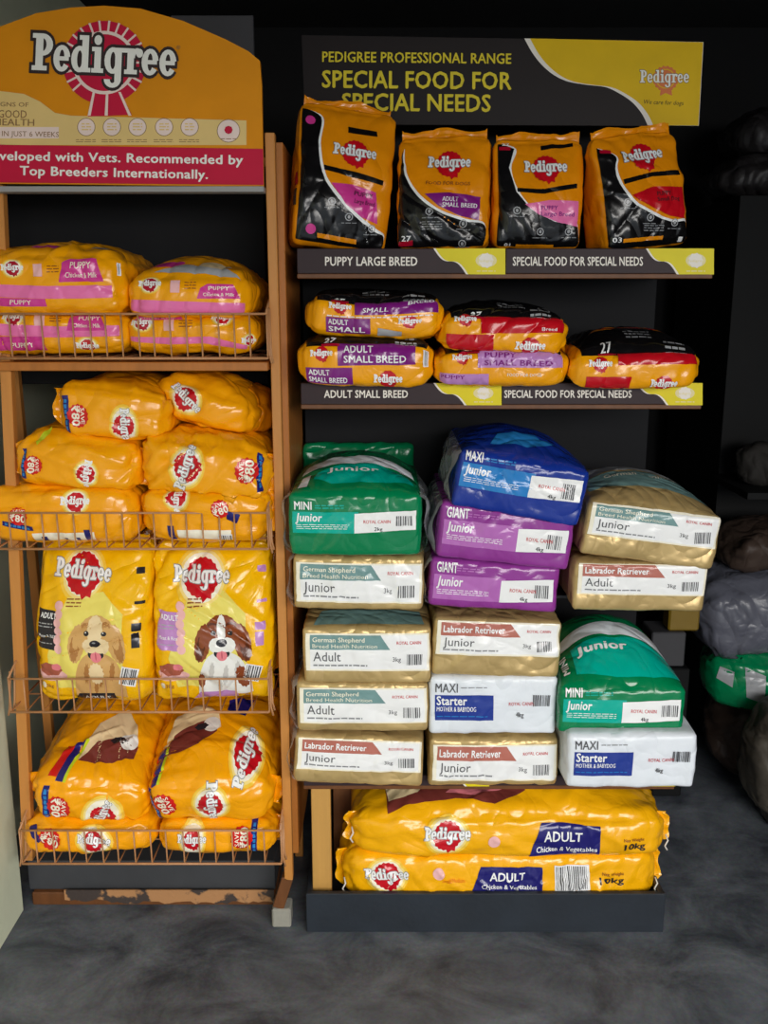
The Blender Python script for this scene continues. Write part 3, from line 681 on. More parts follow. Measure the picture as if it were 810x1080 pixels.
# header board
YH = 2.40
hb = [(318, 37), (742, 44), (737, 133), (322, 131)]
hp = pxv(hb, YH); V = list(hp) + [(p[0], p[1] + .012, p[2]) for p in hp]
head = MB(); head.add(V, [(0, 3, 2, 1), (4, 5, 6, 7), (0, 1, 5, 4), (1, 2, 6, 5), (2, 3, 7, 6), (3, 0, 4, 7)]); head = head.build('header_board', 'board_black', unit, org=unit.location)
head['label'] = 'black and yellow header board above the top shelf'
wave = [(554, 40.5), (562, 55), (572, 68), (585, 79), (600, 86), (620, 89.5), (640, 92), (655, 99), (668, 108), (678, 120), (684, 132)]; wave = crv(wave, 4)
d = sh('s', 'letter_white', 1, poly([(x - 1, y) for x, y in wave] + [(737, 132.6), (742, 44.4)])) + sh('s', 'board_yellow', 2, poly([(x + 5, y) if i else (x + 5, y) for i, (x, y) in enumerate(wave)] + [(736.6, 132.4), (741.6, 44.6)]))
d += txt('PEDIGREE PROFESSIONAL RANGE', 340, 65, 10.5, 'letter_yellow', 199, .6, .03, part='s') + txt('SPECIAL FOOD FOR', 340, 92, 17.5, 'letter_yellow', 199, .6, .035, part='s') + txt('SPECIAL NEEDS', 361, 116, 17.5, 'letter_yellow', 156, .6, .035, part='s')
d += sh('s', 'rosette_orange', 3, merge([ell(702, 83, 14, 14, 36, .1), poly([(697, 94), (708, 94), (709, 101), (702, 98), (696, 101)])]))
d += sh('s', 'board_yellow', 3.4, ring(702, 83, 10.5, 10.5, 1, 1))
for o_, m_, l_ in ((.07, 'sign_brown', 4), (.0, 'sign_white', 5)):
    (V, T), ww = word(o_, 12); V = np.array(V); k = 52 / ww; d += sh('s', m_, l_, (np.stack([675 + V[:, 0] * k, 87 - V[:, 1] * k * 1.3], 1), T))
d += txt('We care for dogs', 679, 109.5, 4.6, 'board_black', 42, 2, .01, .2, part='s')
flat_print('board_print', d, YH, head, org=unit.location)
for px_ in (345, 668):
    b = MB(); X = at(px_, 90, 2.6).x; b.box((X - .012, 2.414, at(400, 95, 2.45).z), (X + .012, 2.64, at(400, 90, 2.45).z)); uk(b, 'bracket', 'dark_metal')
# bottom tray
b = MB(); zt_ = at(500, 943, 2.16).z; X0, X1 = at(323, 960, 2.16).x, at(701, 960, 2.16).x
b.box((X0, 2.16, 0.002), (X1, 2.175, zt_)); b.box((X0, 2.1755, 0.002), (X0 + .015, 2.62, zt_ - .004)); b.box((X1 - .015, 2.1755, 0.002), (X1, 2.62, zt_ - .004)); b.box((X0 + .016, 2.1755, .002), (X1 - .016, 2.62, .045))
o = uk(b, 'tray', 'tray_black')
for xa, xb, Y, m_ in ((329, 349, 2.20, 'light_wood'), (352, 372, 2.40, 'dark_wood')):
    b = MB(); za = at(xa, 943, Y).z - .03; zb2 = SZ[2] - .035
    b.box((at(xa, 890, Y).x, Y, .046), (at(xb, 890, Y).x, Y + .03, zb2)); uk(b, 'wood_upright', m_)
b = MB(); b.box((at(362, 890, 2.60).x, 2.60, .046), (at(640, 890, 2.60).x, 2.615, SZ[2] - .04)); uk(b, 'tray_back', 'dark_wood')
# ================================================================== bags, top shelf of the right rack (standing)
T1 = 'standing small-breed and puppy food bags on the top right shelf'
S1 = dict(D=.13, r=.02, bulge=(.004, .016, 0), tp=.82, bp=.1, amp=.0032, seals=('top',), zbot=SZ[0] + .001, sealmat='gold_yellow', wob=.004)
def pro(cx, cy, s_=1): return logo(cx, cy, 46 * s_, 0, None, True, 'red', 2)
def icons(pts, m='silver'):
    o = []
    for x, y in pts: o += sh('icons', m, 3, ring(x, y, 4.2, 4.2, 1.1, 1.1, n=12)) + sh('icons', m, 3, ell(x, y, 1.6, 2.0, 8)) + dashes(x - 8, y + 6, x + 8, 1, 'grey_print', .9, 2, int(x), 3)
    return o
d = sh('printed_panel', 'white_film', 1, poly(crv([(323, 100), (344, 110), (340, 140), (343, 172), (355, 193), (375, 215), (396, 231), (407, 238), (404, 250)]) + [(313, 240), (318, 180)]))
d += sh('printed_panel', 'black_film', 1.6, poly(crv([(321, 99), (342, 110), (337.5, 140), (340, 172), (352, 195), (373, 218), (394, 234), (406, 240), (403, 256)]) + [(309, 243), (316, 180)]))
d += sh('name_panel', 'magenta', 2, poly([(349, 183), (372, 184), (396, 192), (397, 226), (380, 219), (364, 206)])) + txt('PUPPY', 372, 196, 5, 'dark_print', 20, 9) + txt('Large Breed', 372, 204, 4.5, 'dark_print', 22, 9)
d += [(p, m, l, rotv(V, 375, 150, 7), T) for p, m, l, V, T in pro(375, 150)]
d += sh('dark_band', 'black_film', 2, poly([(342, 164), (372, 170), (405, 179), (404, 184), (370, 176), (342, 169)])) + sh('dark_band', 'black_film', 2, poly([(370, 120), (402, 124), (402, 130), (369, 127)]))
d += icons([(349, 203), (367, 219), (391, 231)]) + sh('badge', 'magenta', 2, ell(326, 232, 5.5, 5.5, 14)) + sh('badge', 'gold_yellow', 2, poly([(333, 236), (376, 243), (376, 248), (333, 241)])) + sh('badge', 'magenta', 2, ell(331, 114, 5, 5, 12))
d += sh('side_print', 'magenta_red', 1, rect(297, 168, 308, 184)) + sh('side_print', 'dark_print', 1, rect(296, 188, 308, 206))
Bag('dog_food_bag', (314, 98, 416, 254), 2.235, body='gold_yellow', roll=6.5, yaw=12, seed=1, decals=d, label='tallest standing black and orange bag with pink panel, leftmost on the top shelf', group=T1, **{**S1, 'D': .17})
d = sh('printed_panel', 'white_film', 1, poly(crv([(424, 148), (427, 175), (440, 198), (462, 215), (490, 226), (512, 231), (512, 256)]) + [(415, 256), (416, 190)]))
d += sh('printed_panel', 'black_film', 1.6, poly(crv([(422, 150), (425, 177), (438, 200), (460, 217), (490, 228.5), (512, 233.5), (512, 257)]) + [(414, 257), (415, 190)]))
d += sh('name_panel', 'purple', 2, poly([(447, 199), (475, 198), (508, 203), (506, 228), (485, 223), (462, 212)])) + txt('ADULT', 466, 207, 4.6, 'white_film', 17, 3, .03) + txt('SMALL BREED', 466, 213, 4.6, 'white_film', 38, 3, .03)
d += pro(473, 167) + txt('FOOD FOR DOGS', 448, 189, 3.6, 'brown_print', 48, 2)
d += icons([(452, 218), (489, 231), (488, 252)]) + dashes(444, 228, 466, 4, 'grey_print', 1, 2.6, 4) + txt('27', 422, 249, 5.5, 'white_film', 10, 0, .04) + sh('badge', 'magenta_red', 2, poly([(418, 250), (434, 248), (434, 254), (418, 256)]))
Bag('dog_food_bag', (418, 136, 516, 258), 2.235, body='gold_yellow', yaw=-6, seed=2, decals=d, label='standing black and orange bag with purple panel, second from left on the top shelf', group=T1, **S1)
d = sh('printed_panel', 'white_film', 1, poly(crv([(524, 143), (546, 150), (540, 172), (547, 196), (563, 215), (588, 227), (616, 233), (616, 257)]) + [(524, 257)]))
d += sh('printed_panel', 'black_film', 1.6, poly(crv([(524, 142), (544, 150)]) + [(537.5, 172), (545, 198), (561, 217), (587, 229.5), (616, 235.5), (616, 258), (524, 258)]))
d += sh('name_panel', 'pink', 2, poly([(554, 211), (580, 207), (613, 208), (613, 235), (590, 230), (568, 221)])) + txt('PUPPY', 572, 217, 4.6, 'purple', 17, 2, .03) + txt('Large Breed', 572, 223, 4.4, 'purple', 36, 2, .03)
d += pro(577, 173) + sh('dark_band', 'black_film', 2, poly([(546, 194), (575, 195), (611, 189), (611, 194), (575, 200), (546, 198)])) + sh('dark_band', 'black_film', 2, poly([(573, 147), (608, 143), (608, 148), (573, 152)]))
d += icons([(546, 218), (572, 240), (603, 240)]) + sh('badge', 'gold_yellow', 2, rect(547, 254, 588, 258)) + txt('27', 531, 147, 4, 'white_film', 8, 0, .04) + sh('badge', 'magenta_red', 2, rect(527, 148, 540, 152)) + txt('01', 534, 257, 4, 'white_film', 7, 0, .04)
Bag('dog_food_bag', (524, 140, 619, 259), 2.235, body='gold_yellow', yaw=3, seed=3, decals=d, label='standing black and orange bag with pale pink panel, third from left on the top shelf', group=T1, **S1)
d = sh('printed_panel', 'white_film', 1, poly(crv([(632, 150), (652, 158), (651, 172), (656, 190), (668, 206), (690, 218), (714, 226), (733, 226), (733, 256)]) + [(642, 256), (636, 200)]))
d += sh('printed_panel', 'black_film', 1.6, poly(crv([(630, 150), (650, 158), (648.5, 172), (653, 191), (666, 208), (689, 221), (714, 228.5), (733, 229), (733, 257)]) + [(641, 257), (634, 200)]))
d += sh('name_panel', 'red', 2, poly([(664, 201), (690, 191), (727, 190), (729, 224), (710, 222), (690, 214)])) + txt('PUPPY', 694, 201, 4.6, 'dark_print', 16, -5) + txt('Small Dog', 694, 207, 4.4, 'dark_print', 28, -5)
d += [(p, m, l, rotv(V, 682, 158, -9), T) for p, m, l, V, T in pro(682, 158)]
d += sh('dark_band', 'black_film', 2, poly([(656, 184), (690, 175), (722, 172), (723, 177), (690, 180), (657, 189)])) + icons([(660, 208), (686, 224), (716, 229)])
d += dashes(680, 232, 704, 3, 'grey_print', 1, 2.6, 9) + txt('03', 647, 251, 5, 'white_film', 9, -4, .04) + sh('badge', 'gold_yellow', 2, poly([(658, 247), (704, 243), (704, 247), (658, 251)])) + sh('badge', 'magenta_red', 2, rect(634, 152, 646, 156)) + sh('badge', 'white_film', 2, rect(724, 244, 729, 250))
Bag('dog_food_bag', (634, 132, 732, 258), 2.235, body='gold_yellow', roll=-7, yaw=14, seed=4, decals=d, label='standing black and orange bag with red panel, rightmost on the top shelf', group=T1, **S1)

# ------------------------------------------------------------------ second shelf (lying)
T2 = 'small black and yellow bags lying on the second right shelf'
S2 = dict(D=.30, body='yellow', r=.026, bulge=(.012, .01, .02), sp=.28, amp=.0034, wob=.005, ktop=.0062)
def lying(x0, x1, yt, yb, col, l1, l2, tm, name, name2, top27=True, yl=None):
    h = yb - yt; d = sh('printed_panel', 'black_film', 1, poly([(x0 + 10, yt + 2), (x0 + 34, yt + 5), ((x0 + x1) / 2, yt + 6), (x1 - 6, yt + 2), (x1 - 4, yt - 36), (x0 + 8, yt - 36)]))
    a0, a1, b0, b1 = l1; d += sh('name_panel', col, 2, poly([(a0, b0), (a1, b0 - 1), (a1, b1 - 1), (a0, b1)]))
    if name: d += txt(name[0], a0 + (a1 - a0) * .08, b0 + (b1 - b0) * .42, (b1 - b0) * .3, tm, (a1 - a0) * .38, 0, .03) + (txt(name[1], a0 + (a1 - a0) * .08, b0 + (b1 - b0) * .86, (b1 - b0) * .3, tm, (a1 - a0) * .8, 0, .03) if len(name) > 1 else [])
    a0, a1, b0, b1 = l2; d += sh('name_panel', col, 2, rect(a0, b0, a1, b1))
    if name2: d += txt(name2[0], a0 + 3, b0 + (b1 - b0) * .42, (b1 - b0) * .3, tm, (a1 - a0) * .45, 0, .03) + (txt(name2[1], a0 + 3, b0 + (b1 - b0) * .85, (b1 - b0) * .3, tm, (a1 - a0) * .82, 0, .03) if len(name2) > 1 else [])
    d += txt('27', x0 + 30, yt + 1, 4.6, 'white_film', 12, 0, .05, .2) + sh('badge', 'magenta_red', 2.4, rect(x0 + 27, yt + 2, x0 + 46, yt + 5)) + dashes(x0 + 60, yt - 12, x0 + 88, 3, 'grey_print', 1, 2.4, int(x0)) + dashes(x1 - 40, yt - 4, x1 - 18, 3, 'silver', 1, 2.6, int(x0) + 1)
    return d
za = SZ[1] + .001
d = lying(313, 457, 368, 414, 'purple', (357, 438, 370, 392), (322, 372, 394, 412), 'white_film', ('ADULT', 'SMALL BREED'), ('ADULT', 'SMALL BREED'))
d += logo(340, 380, 24, 0, None, red='red') + logo(410, 406, 30, 0, None, red='red') + barcode(446, 374, 453, 394, 'white_film')
Bag('dog_food_bag', (314, 367, 456, 416), 2.13, seed=11, decals=d, zbot=za, roll=1, label='small yellow bag with purple panel lying at the bottom left of the second shelf', group=T2, **{**S2, 'bulge': (.012, .01, .006)}, droop=.012)
d = lying(460, 600, 375, 413, 'lilac', (504, 594, 377, 394), (464, 516, 400, 412), 'purple', ('PUPPY', 'SMALL BREED'), ('PUPPY',))
d += logo(488, 384, 20, 0, None) + txt('FOOD FOR DOGS', 536, 402, 3, 'cream', 36)
Bag('dog_food_bag', (461, 374, 601, 415), 2.13, seed=12, decals=d, zbot=za, label='small yellow bag with lilac panel lying under the red panelled bag', group=T2, **{**S2, 'bulge': (.012, .01, .004)}, droop=.01)
d = lying(603, 740, 370, 410, 'red', (650, 736, 372, 385), (618, 665, 396, 409), 'dark_print', None, None)
d += logo(632, 384, 24, 0, None) + logo(700, 404, 28, 0, None) + sh('top_flash', 'gold_yellow', 1.6, poly([(630, 352), (640, 346), (720, 346), (733, 354), (700, 350)])) + sh('top_flash', 'red', 1.8, poly([(642, 350), (655, 347), (712, 347), (716, 350)]))
Bag('dog_food_bag', (603, 371, 740, 411), 2.12, seed=13, decals=d, zbot=za, roll=0, yaw=1, label='small yellow bag with red band lying alone at the right of the second shelf', group=T2, **{**S2, 'D': .34, 'bulge': (.012, .01, .04)}, droop=.014)
zb1 = at(390, 357, 2.14).z
d = lying(323, 465, 311, 356, 'purple', (376, 462, 313, 329), (344, 392, 333, 352), 'white_film', None, ('ADULT', 'SMALL'))
d += txt('SMALL', 384, 326, 5, 'white_film', 26, -2, .035, .15) + txt('BREED', 430, 319, 5, 'white_film', 28, -8, .035, .15) + logo(360, 321, 24, 0, None) + logo(432, 338, 24, 0, None) + sh('sticker', 'silver', 2, poly([(400, 344), (424, 349), (424, 361), (399, 357)])) + dashes(345, 331, 455, 1, 'white_film', 1.2, 3, 5)
Bag('dog_food_bag', (324, 309, 465, 357), 2.13, seed=14, decals=d, zbot=zb1, roll=1.5, label='small yellow bag with purple band on top at the left of the second shelf', group=T2, **{**S2, 'bulge': (.012, .01, .012), 'sag': .012})
d = lying(467, 600, 329, 372, 'red', (508, 598, 331, 350), (473, 521, 351, 371), 'dark_print', None, None)
d += logo(492, 335, 22, 0, None) + logo(560, 364, 32, 0, None) + txt('Breed', 572, 347, 3.6, 'white_film', 16) + sh('badge', 'silver', 2.2, ring(576, 322, 7, 4, 1.2, 1.2))
Bag('dog_food_bag', (466, 328, 600, 373), 2.125, seed=15, decals=d, zbot=at(530, 374, 2.13).z, roll=2.5, label='small yellow bag with red panel lying on top of the lilac panelled bag', group=T2, **{**S2, 'D': .33, 'bulge': (.01, .01, .022)})

# ================================================================== brick shaped packs
BR = dict(D=.40, r=.011, amp=.0022, wob=.0028, cell=.0078, ktop=.0062, droop=.003)
def tx(s, x, y, h, m, w, b=.03, shear=0): return lambda f: txt(s, *f(x, y), h, m, w, f.rot, b, shear)
class Fr:
    """frame of a label: fractions of the pack front -> photo frame, following the pack's roll"""
    def __init__(s, r, roll): s.r = r; s.rot = roll; s.cx = (r[0] + r[2]) / 2; s.cy = (r[1] + r[3]) / 2
    def __call__(s, u, v):
        x = s.r[0] + u * (s.r[2] - s.r[0]); y = s.r[1] + v * (s.r[3] - s.r[1]); return tuple(rotv([(x, y)], s.cx, s.cy, s.rot)[0])
    def P(s, pts): return poly([s(*p) for p in pts])
    def w(s, u): return u * (s.r[2] - s.r[0])
    def h(s, v): return v * (s.r[3] - s.r[1])
def pack_gold(r, roll, breed, title, band, v0, v1, seed, small=True):
    """gold pack: white label between v0..v1, coloured band with slanted end, breed line, title"""
    f = Fr(r, roll); hv = v1 - v0
    d = sh('label', 'cream', .6, f.P([(.025, v0 - .03), (.99, v0 - .03), (.99, v1 + .03), (.025, v1 + .03)])) + sh('label', 'white_film', 1.2, f.P([(.055, v0), (.97, v0), (.97, v1), (.055, v1)]))
    d += sh('label_band', band, 2, f.P([(.055, v0), (.60, v0), (.68, v0 + hv * .42), (.055, v0 + hv * .42)]))
    if breed: d += txt(breed, *f(.075, v0 + hv * .31), f.h(hv * .21), 'white_film', f.w(.48), roll, .035)
    else: d += txt('German Shepherd', *f(.075, v0 + hv * .2), f.h(hv * .13), 'cream', f.w(.40), roll, .02) + txt('Breed Health Nutrition', *f(.075, v0 + hv * .37), f.h(hv * .11), 'cream', f.w(.5), roll, .01)
    d += txt(title, *f(.08, v0 + hv * .76), f.h(hv * .27), 'label_grey', f.w(.21 if title == 'Adult' else .24), roll, .012)
    d += dashes(*f(.08, v0 + hv * .86), f(.5, 0)[0], 1, 'grey_print', f.h(hv * .045), 2, seed, 3, roll)
    d += txt('ROYAL CANIN', *f(.73, v0 + hv * .26), f.h(hv * .09), 'red', f.w(.19), roll, .02) + txt('3kg', *f(.70, v0 + hv * .76), f.h(hv * .13), 'label_grey', f.w(.065), roll, .01)
    x_, y_ = f(.80, v0 + hv * .52); x2, y2 = f(.95, v0 + hv * .92); d += barcode(x_, min(y_, y2 - 6), x2, y2, None, seed, 0)
    return d
def pack_bold(r, roll, line, title, base, band, v0, v1, seed, kg, split=.5):
    f = Fr(r, roll); hv = v1 - v0
    d = sh('label_band', band, 1.2, f.P([(.03, v0 + hv * .32), (split + .03, v0 + hv * .32), (split + .03, v1), (.03, v1)]))
    d += sh('label', 'white_film', 1.8, f.P([(split, v0 + hv * .38), (.96, v0 + hv * .28), (.96, v1 - hv * .1), (split, v1)]))
    d += txt(line, *f(.045, v0 + hv * .25), f.h(hv * .26), 'white_film', f.w(.13 if len(line) == 4 else .16), roll, .035) + dashes(*f(.20, v0 + hv * .1), f(.42, 0)[0], 2, band, 1.2, 2.4, seed, 3, roll)
    d += txt(title, *f(.055, v0 + hv * .62), f.h(hv * .25), 'white_film', f.w(.20), roll, .035, .12) + dashes(*f(.06, v0 + hv * .72), f(.45, 0)[0], 3, 'white_film', .6, 2, seed + 1, 3, roll)
    d += txt('ROYAL CANIN', *f(split + .07, v0 + hv * .68), f.h(hv * .1), 'red', f.w(.2), roll, .02) + txt(kg, *f(split + .15, v0 + hv * .92), f.h(hv * .11), 'dark_print', f.w(.06), roll, .03)
    x_, y_ = f(.80, v0 + hv * .42); x2, y2 = f(.95, v0 + hv * .82); d += barcode(x_, min(y_, y2 - 8), x2, max(y2, y_ + 8), None, seed, roll)
    return d
def pack_starter(r, roll, seed):
    f = Fr(r, roll)
    d = sh('label_band', 'starter_blue', 1.2, f.P([(.05, .30), (.50, .30), (.50, .74), (.05, .74)]))
    d += txt('MAXI', *f(.055, .25), f.h(.15), 'label_grey', f.w(.17), roll, .015) + dashes(*f(.25, .16), f(.45, 0)[0], 1, 'grey_print', .9, 2, seed)
    d += txt('Starter', *f(.065, .47), f.h(.15), 'white_film', f.w(.23), roll, .035) + txt('MOTHER & BABYDOG', *f(.065, .58), f.h(.075), 'white_film', f.w(.30), roll, .03) + dashes(*f(.065, .66), f(.46, 0)[0], 1, 'sky_blue', .9, 2, seed)
    d += txt('ROYAL CANIN', *f(.62, .48), f.h(.06), 'red', f.w(.2), roll, .01) + txt('4kg', *f(.68, .68), f.h(.08), 'label_grey', f.w(.06), roll, .03)
    x_, y_ = f(.80, .28); x2, y2 = f(.96, .52); d += barcode(x_, y_, x2, y2, None, seed, roll)
    return d
G3 = 'brick shaped packs stacked on the right shelves'
zc = SZ[2] + .001
def top_band(r, m, y0, y1, x0=.06, x1=.97): 
    f = Fr(r, 0); return [(r[0] + x0 * (r[2] - r[0]), y0), (r[0] + x1 * (r[2] - r[0]), y1)]
def PK(r, Y, m, dec, label, roll=0, z=None, **k):
    kw = {**BR, 'bulge': (.004, .004, .004), **k}
    return Bag('food_pack', r, Y, body=m, roll=roll, zbot=z, decals=dec, label=label, cat='dog food pack', group=G3, **kw)
# --- lower left stack
r = (311, 771, 446, 821); PK(r, 2.14, 'gold', pack_gold(r, 2.5, 'Labrador Retriever', 'Junior', 'rust', .08, .66, 1), 'tilted gold pack with rust band at the bottom of the lower left stack', 2.5, zc + .002, seed=21, wraps=('left',))
r = (314, 722, 451, 772); PK(r, 2.13, 'gold', pack_gold(r, 0, None, 'Adult', 'teal_grey', .12, .78, 2), 'gold pack with teal band in the middle of the lower left stack', .5, at(0, 770.5, 2.13).z, seed=22, wraps=('left',))
r = (319, 663, 455, 722); PK(r, 2.13, 'gold', pack_gold(r, 0, None, 'Adult', 'teal_grey', .12, .72, 3) + sh('top_print', 'teal_grey', 1, poly([(330, 660), (448, 660), (444, 646), (336, 646)])), 'gold pack with teal band on top of the lower left stack', 0, at(0, 721, 2.13).z, seed=23, bulge=(.004, .004, .012))
# --- lower centre stack
r = (453, 773, 589, 822); PK(r, 2.14, 'gold', pack_gold(r, 0, 'Labrador Retriever', 'Junior', 'rust', .14, .84, 4), 'gold pack with rust band at the bottom of the lower centre stack', 0, zc, seed=24)
r = (453, 712, 587, 772); PK(r, 2.13, 'pack_white', pack_starter(r, 0, 5), 'white pack with blue panel in the middle of the lower centre stack', 0, at(0, 772, 2.14).z, seed=25)
r = (457, 655, 590, 714); PK(r, 2.13, 'gold', pack_gold(r, 2, 'Labrador Retriever', 'Junior', 'rust', .06, .58, 6), 'gold pack with rust band on top of the lower centre stack', 2, at(0, 711, 2.14).z, seed=26)
# --- lower right stack
r = (598, 775, 735, 832); PK(r, 2.07, 'pack_white', pack_starter(r, 0, 7), 'white pack with blue panel under the green pack at the lower right', 0, at(0, 831, 2.07).z, seed=27, D=.46, bulge=(.004, .004, .006))
r = (589, 727, 722, 774); f = Fr(r, 0)
d = pack_bold(r, 1, 'MINI', 'Junior', 'green', 'turquoise', .0, .74, 8, '4kg')
d += sh('top_print', 'turquoise', 1, poly([(609, 716), (609, 690), (640, 690), (718, 692), (721, 716), (690, 721), (650, 721)])) + txt('Junior', 614, 701, 7, 'white_film', 52, 2, .05) + txt('MINI', 603, 713, 6, 'white_film', 20, -90, .05)
d += sh('top_print', 'pack_white', 1, poly([(598, 684), (640, 686), (680, 690), (716, 690), (714, 668), (600, 668)]))
PK(r, 2.10, 'green', d, 'green pack with big turquoise panel on its top at the lower right', 1, at(0, 775, 2.09).z, seed=28, D=.40, bulge=(.006, .004, .105), ktop=.0031, sag=.0)
# --- upper left stack
zm = SZ[3] + .001
r = (309, 586, 447, 641); PK(r, 2.13, 'gold', pack_gold(r, 1, None, 'Junior', 'teal_grey', .14, .82, 9), 'gold pack with teal band under the green pack at the left', .8, zm, seed=29, wraps=('left',))
r = (305, 519, 444, 584)
d = pack_bold(r, 0, 'MINI', 'Junior', 'green', 'turquoise', .12, .62, 10, '2kg')
d += sh('top_print', 'turquoise', 1, poly([(330, 508), (334, 503), (360, 499), (400, 498), (430, 503), (436, 510), (400, 513), (350, 513)])) + txt('Junior', 345, 505, 3.4, 'white_film', 54, 0, .03) + sh('top_print', 'pack_white', 1, poly([(316, 498), (438, 498), (434, 488), (322, 488)])) + sh('sticker', 'pack_white', 1.5, poly([(314, 514), (324, 514), (327, 503), (318, 503)]))
PK(r, 2.11, 'green', d, 'green pack with turquoise band on top of the upper left stack', 0, at(0, 584, 2.12).z, seed=30, bulge=(.006, .004, .065), ktop=.005, wraps=('left', 'right'))
r = (321, 468, 437, py_of(zm, 2.56))
PK(r, 2.56, 'green', [], 'dark green pack standing upright behind the green pack on the left stack', 0, zm, seed=31, D=.045, bulge=(.0, .008, .002))
# --- upper centre stack
r = (453, 599, 590, 648); PK(r, 2.13, 'violet', pack_bold(r, 4, 'GIANT', 'Junior', 'violet', 'light_violet', .06, .82, 12, '4kg', .55), 'purple pack at the bottom of the upper centre stack', 4, zm, seed=32, wraps=('left',))
r = (463, 534, 604, 592); PK(r, 2.11, 'violet', pack_bold(r, 6, 'GIANT', 'Junior', 'violet', 'light_violet', .08, .74, 13, '4kg', .58), 'purple pack between the blue pack and the other purple pack', 6, at(0, 594, 2.11).z, seed=33, wraps=('left',))
r = (481, 466, 620, 526)
d = pack_bold(r, 10, 'MAXI', 'Junior', 'blue', 'sky_blue', .0, .62, 14, '4kg', .56) + sh('top_print', 'sky_blue', 1, poly([(520, 453), (530, 447), (570, 452), (590, 460), (560, 460)]))
PK(r, 2.10, 'blue', d, 'tilted blue pack on top of the upper centre stack', 10, at(0, 543, 2.11).z, seed=34, bulge=(.006, .004, .05), ktop=.007, wraps=('left',))
# --- upper right stack
r = (606, 585, 746, 636); PK(r, 2.12, 'gold', pack_gold(r, 1, 'Labrador Retriever', 'Adult', 'rust', .04, .62, 15), 'gold pack with rust band at the bottom of the upper right stack', 1, zm - .001, seed=35)
r = (616, 529, 759, 584)
d = pack_gold(r, 7, None, 'Junior', 'teal_grey', .02, .56, 16)
d += sh('top_print', 'teal_grey', 1, poly([(628, 511), (630, 500), (700, 503), (752, 516), (757, 528), (700, 520)])) + sh('top_print', 'silver', 1, poly([(632, 499), (636, 488), (690, 490), (740, 498), (750, 513), (700, 501)])) + txt('German Shepherd', 650, 506, 3, 'cream', 80, 5, .02)
PK(r, 2.11, 'gold', d, 'tilted gold pack with grey and teal top on the upper right stack', 7, at(0, 592, 2.11).z, seed=36, bulge=(.006, .004, .055), ktop=.0075)

# ================================================================== two big sacks in the tray
G4 = 'big yellow sacks in the bottom tray'
BG = dict(D=.40, body='sack_yellow', r=.035, sp=.22, amp=.005, wob=.008, cell=.009, seals=('leftv', 'rightv'))
d = logo(407, 930, 46, 0, 'cream') + sh('badge', 'soft_pink', 2, ell(462, 927, 6, 6)) + txt('Small/Medium', 466, 936, 4, 'orange', 24) + sh('name_panel', 'navy', 2, poly([(498, 946), (506, 921), (570, 920), (570, 946)])) + txt('ADULT', 516, 934, 8, 'white_film', 36, 0, .035) + txt('Chicken & Vegetables', 508, 942, 4.4, 'white_film', 56, 0, .03)
d += barcode(583, 918, 620, 944) + txt('Net Weight', 634, 930, 3.5, 'brown_print', 22) + txt('10kg', 631, 939, 6.6, 'dark_print', 25, 0, .03)
SK0 = Bag('dog_food_sack', (364, 906, 690, 968), 2.19, pitch=0, seed=41, zbot=.048, decals=d, label='big yellow ten kilo sack at the bottom of the black tray', group=G4, **{**BG, 'D': .38}, bulge=(.015, .012, .004))
d = logo(471, 880, 50, 0, 'cream') + sh('badge', 'soft_pink', 2, ell(520, 884, 6, 6)) + sh('name_panel', 'navy', 2, poly([(557, 903), (570, 867), (632, 868), (632, 903)])) + txt('ADULT', 574, 885, 9.5, 'white_film', 40, 0, .035) + txt('Chicken & Vegetables', 566, 896, 5, 'white_film', 63, 0, .03) + txt('Net Weight', 655, 884, 3.5, 'brown_print', 22) + txt('10kg', 656, 894, 7.5, 'dark_print', 23, 0, .03)
d += sh('dog_picture', 'muzzle_brown', 1, poly([(407, 857), (430, 850), (480, 848), (520, 852), (556, 840), (560, 828), (405, 828)])) + sh('dog_picture', 'fur_light', 1.5, poly([(408, 846), (440, 840), (450, 828), (405, 828)])) + sh('dog_picture', 'tongue', 1.5, poly([(470, 842), (500, 846), (530, 838), (520, 834), (480, 836)]))
SK1 = Bag('dog_food_sack', (372, 860, 702, 908), 2.17, seed=42, decals=d, zbot=at(0, 907, 2.18).z, label='big yellow ten kilo sack lying on top of the other one in the tray', group=G4, **BG, bulge=(.015, .012, .06), ktop=.0036)

for bag_, (tx_, ty_) in ((SK0, (363, 925)), (SK0, (691, 925)), (SK1, (371, 872)), (SK1, (702, 880))):
    p = at(tx_, ty_, 2.2); q = MB(); q.tube([p, p + Vector((.004, -.01, -.012)), p + Vector((-.004, -.012, -.026)), p + Vector((.003, -.012, -.038))], .0022, 5)
    q.build('stitch_thread', 'thread', bag_.root, org=tuple(bag_.Mx.translation))

# ================================================================== bags in the wire rack
YF = YB + .02
# --- first shelf, pink puppy bags
G5 = 'pink striped puppy bags on the first wire shelf'
A = dict(D=.34, body='yellow', r=.03, sp=.1, amp=.0045, wob=.007, cell=.008)
def puppy(r, lg, lab, bands, s):
    d = logo(*lg, 24, 0, 'cream', red='magenta_red') + sh('badge', 'soft_pink', 2, rect(lg[0] + 22, lg[1] - 4, lg[0] + 32, lg[1] + 9)) + dashes(lg[0] + 37, lg[1] - 2, lg[0] + 50, 3, 'brown_print', 1, 3, s)
    x, y, w, h = lab; d += sh('name_panel', 'magenta', 2, poly([(x, y + h), (x + 4, y + 4), (x + 12, y), (x + w - 8, y), (x + w, y + h)])) + txt('PUPPY', x + 13, y + h * .42, h * .26, 'cream', 22) + txt('Chicken & Milk', x + 7, y + h * .82, h * .22, 'cream', w - 14)
    for b_ in bands: d += sh('stripe', 'pink', 1.5, poly(b_))
    return d
z = BZ[0] + .007
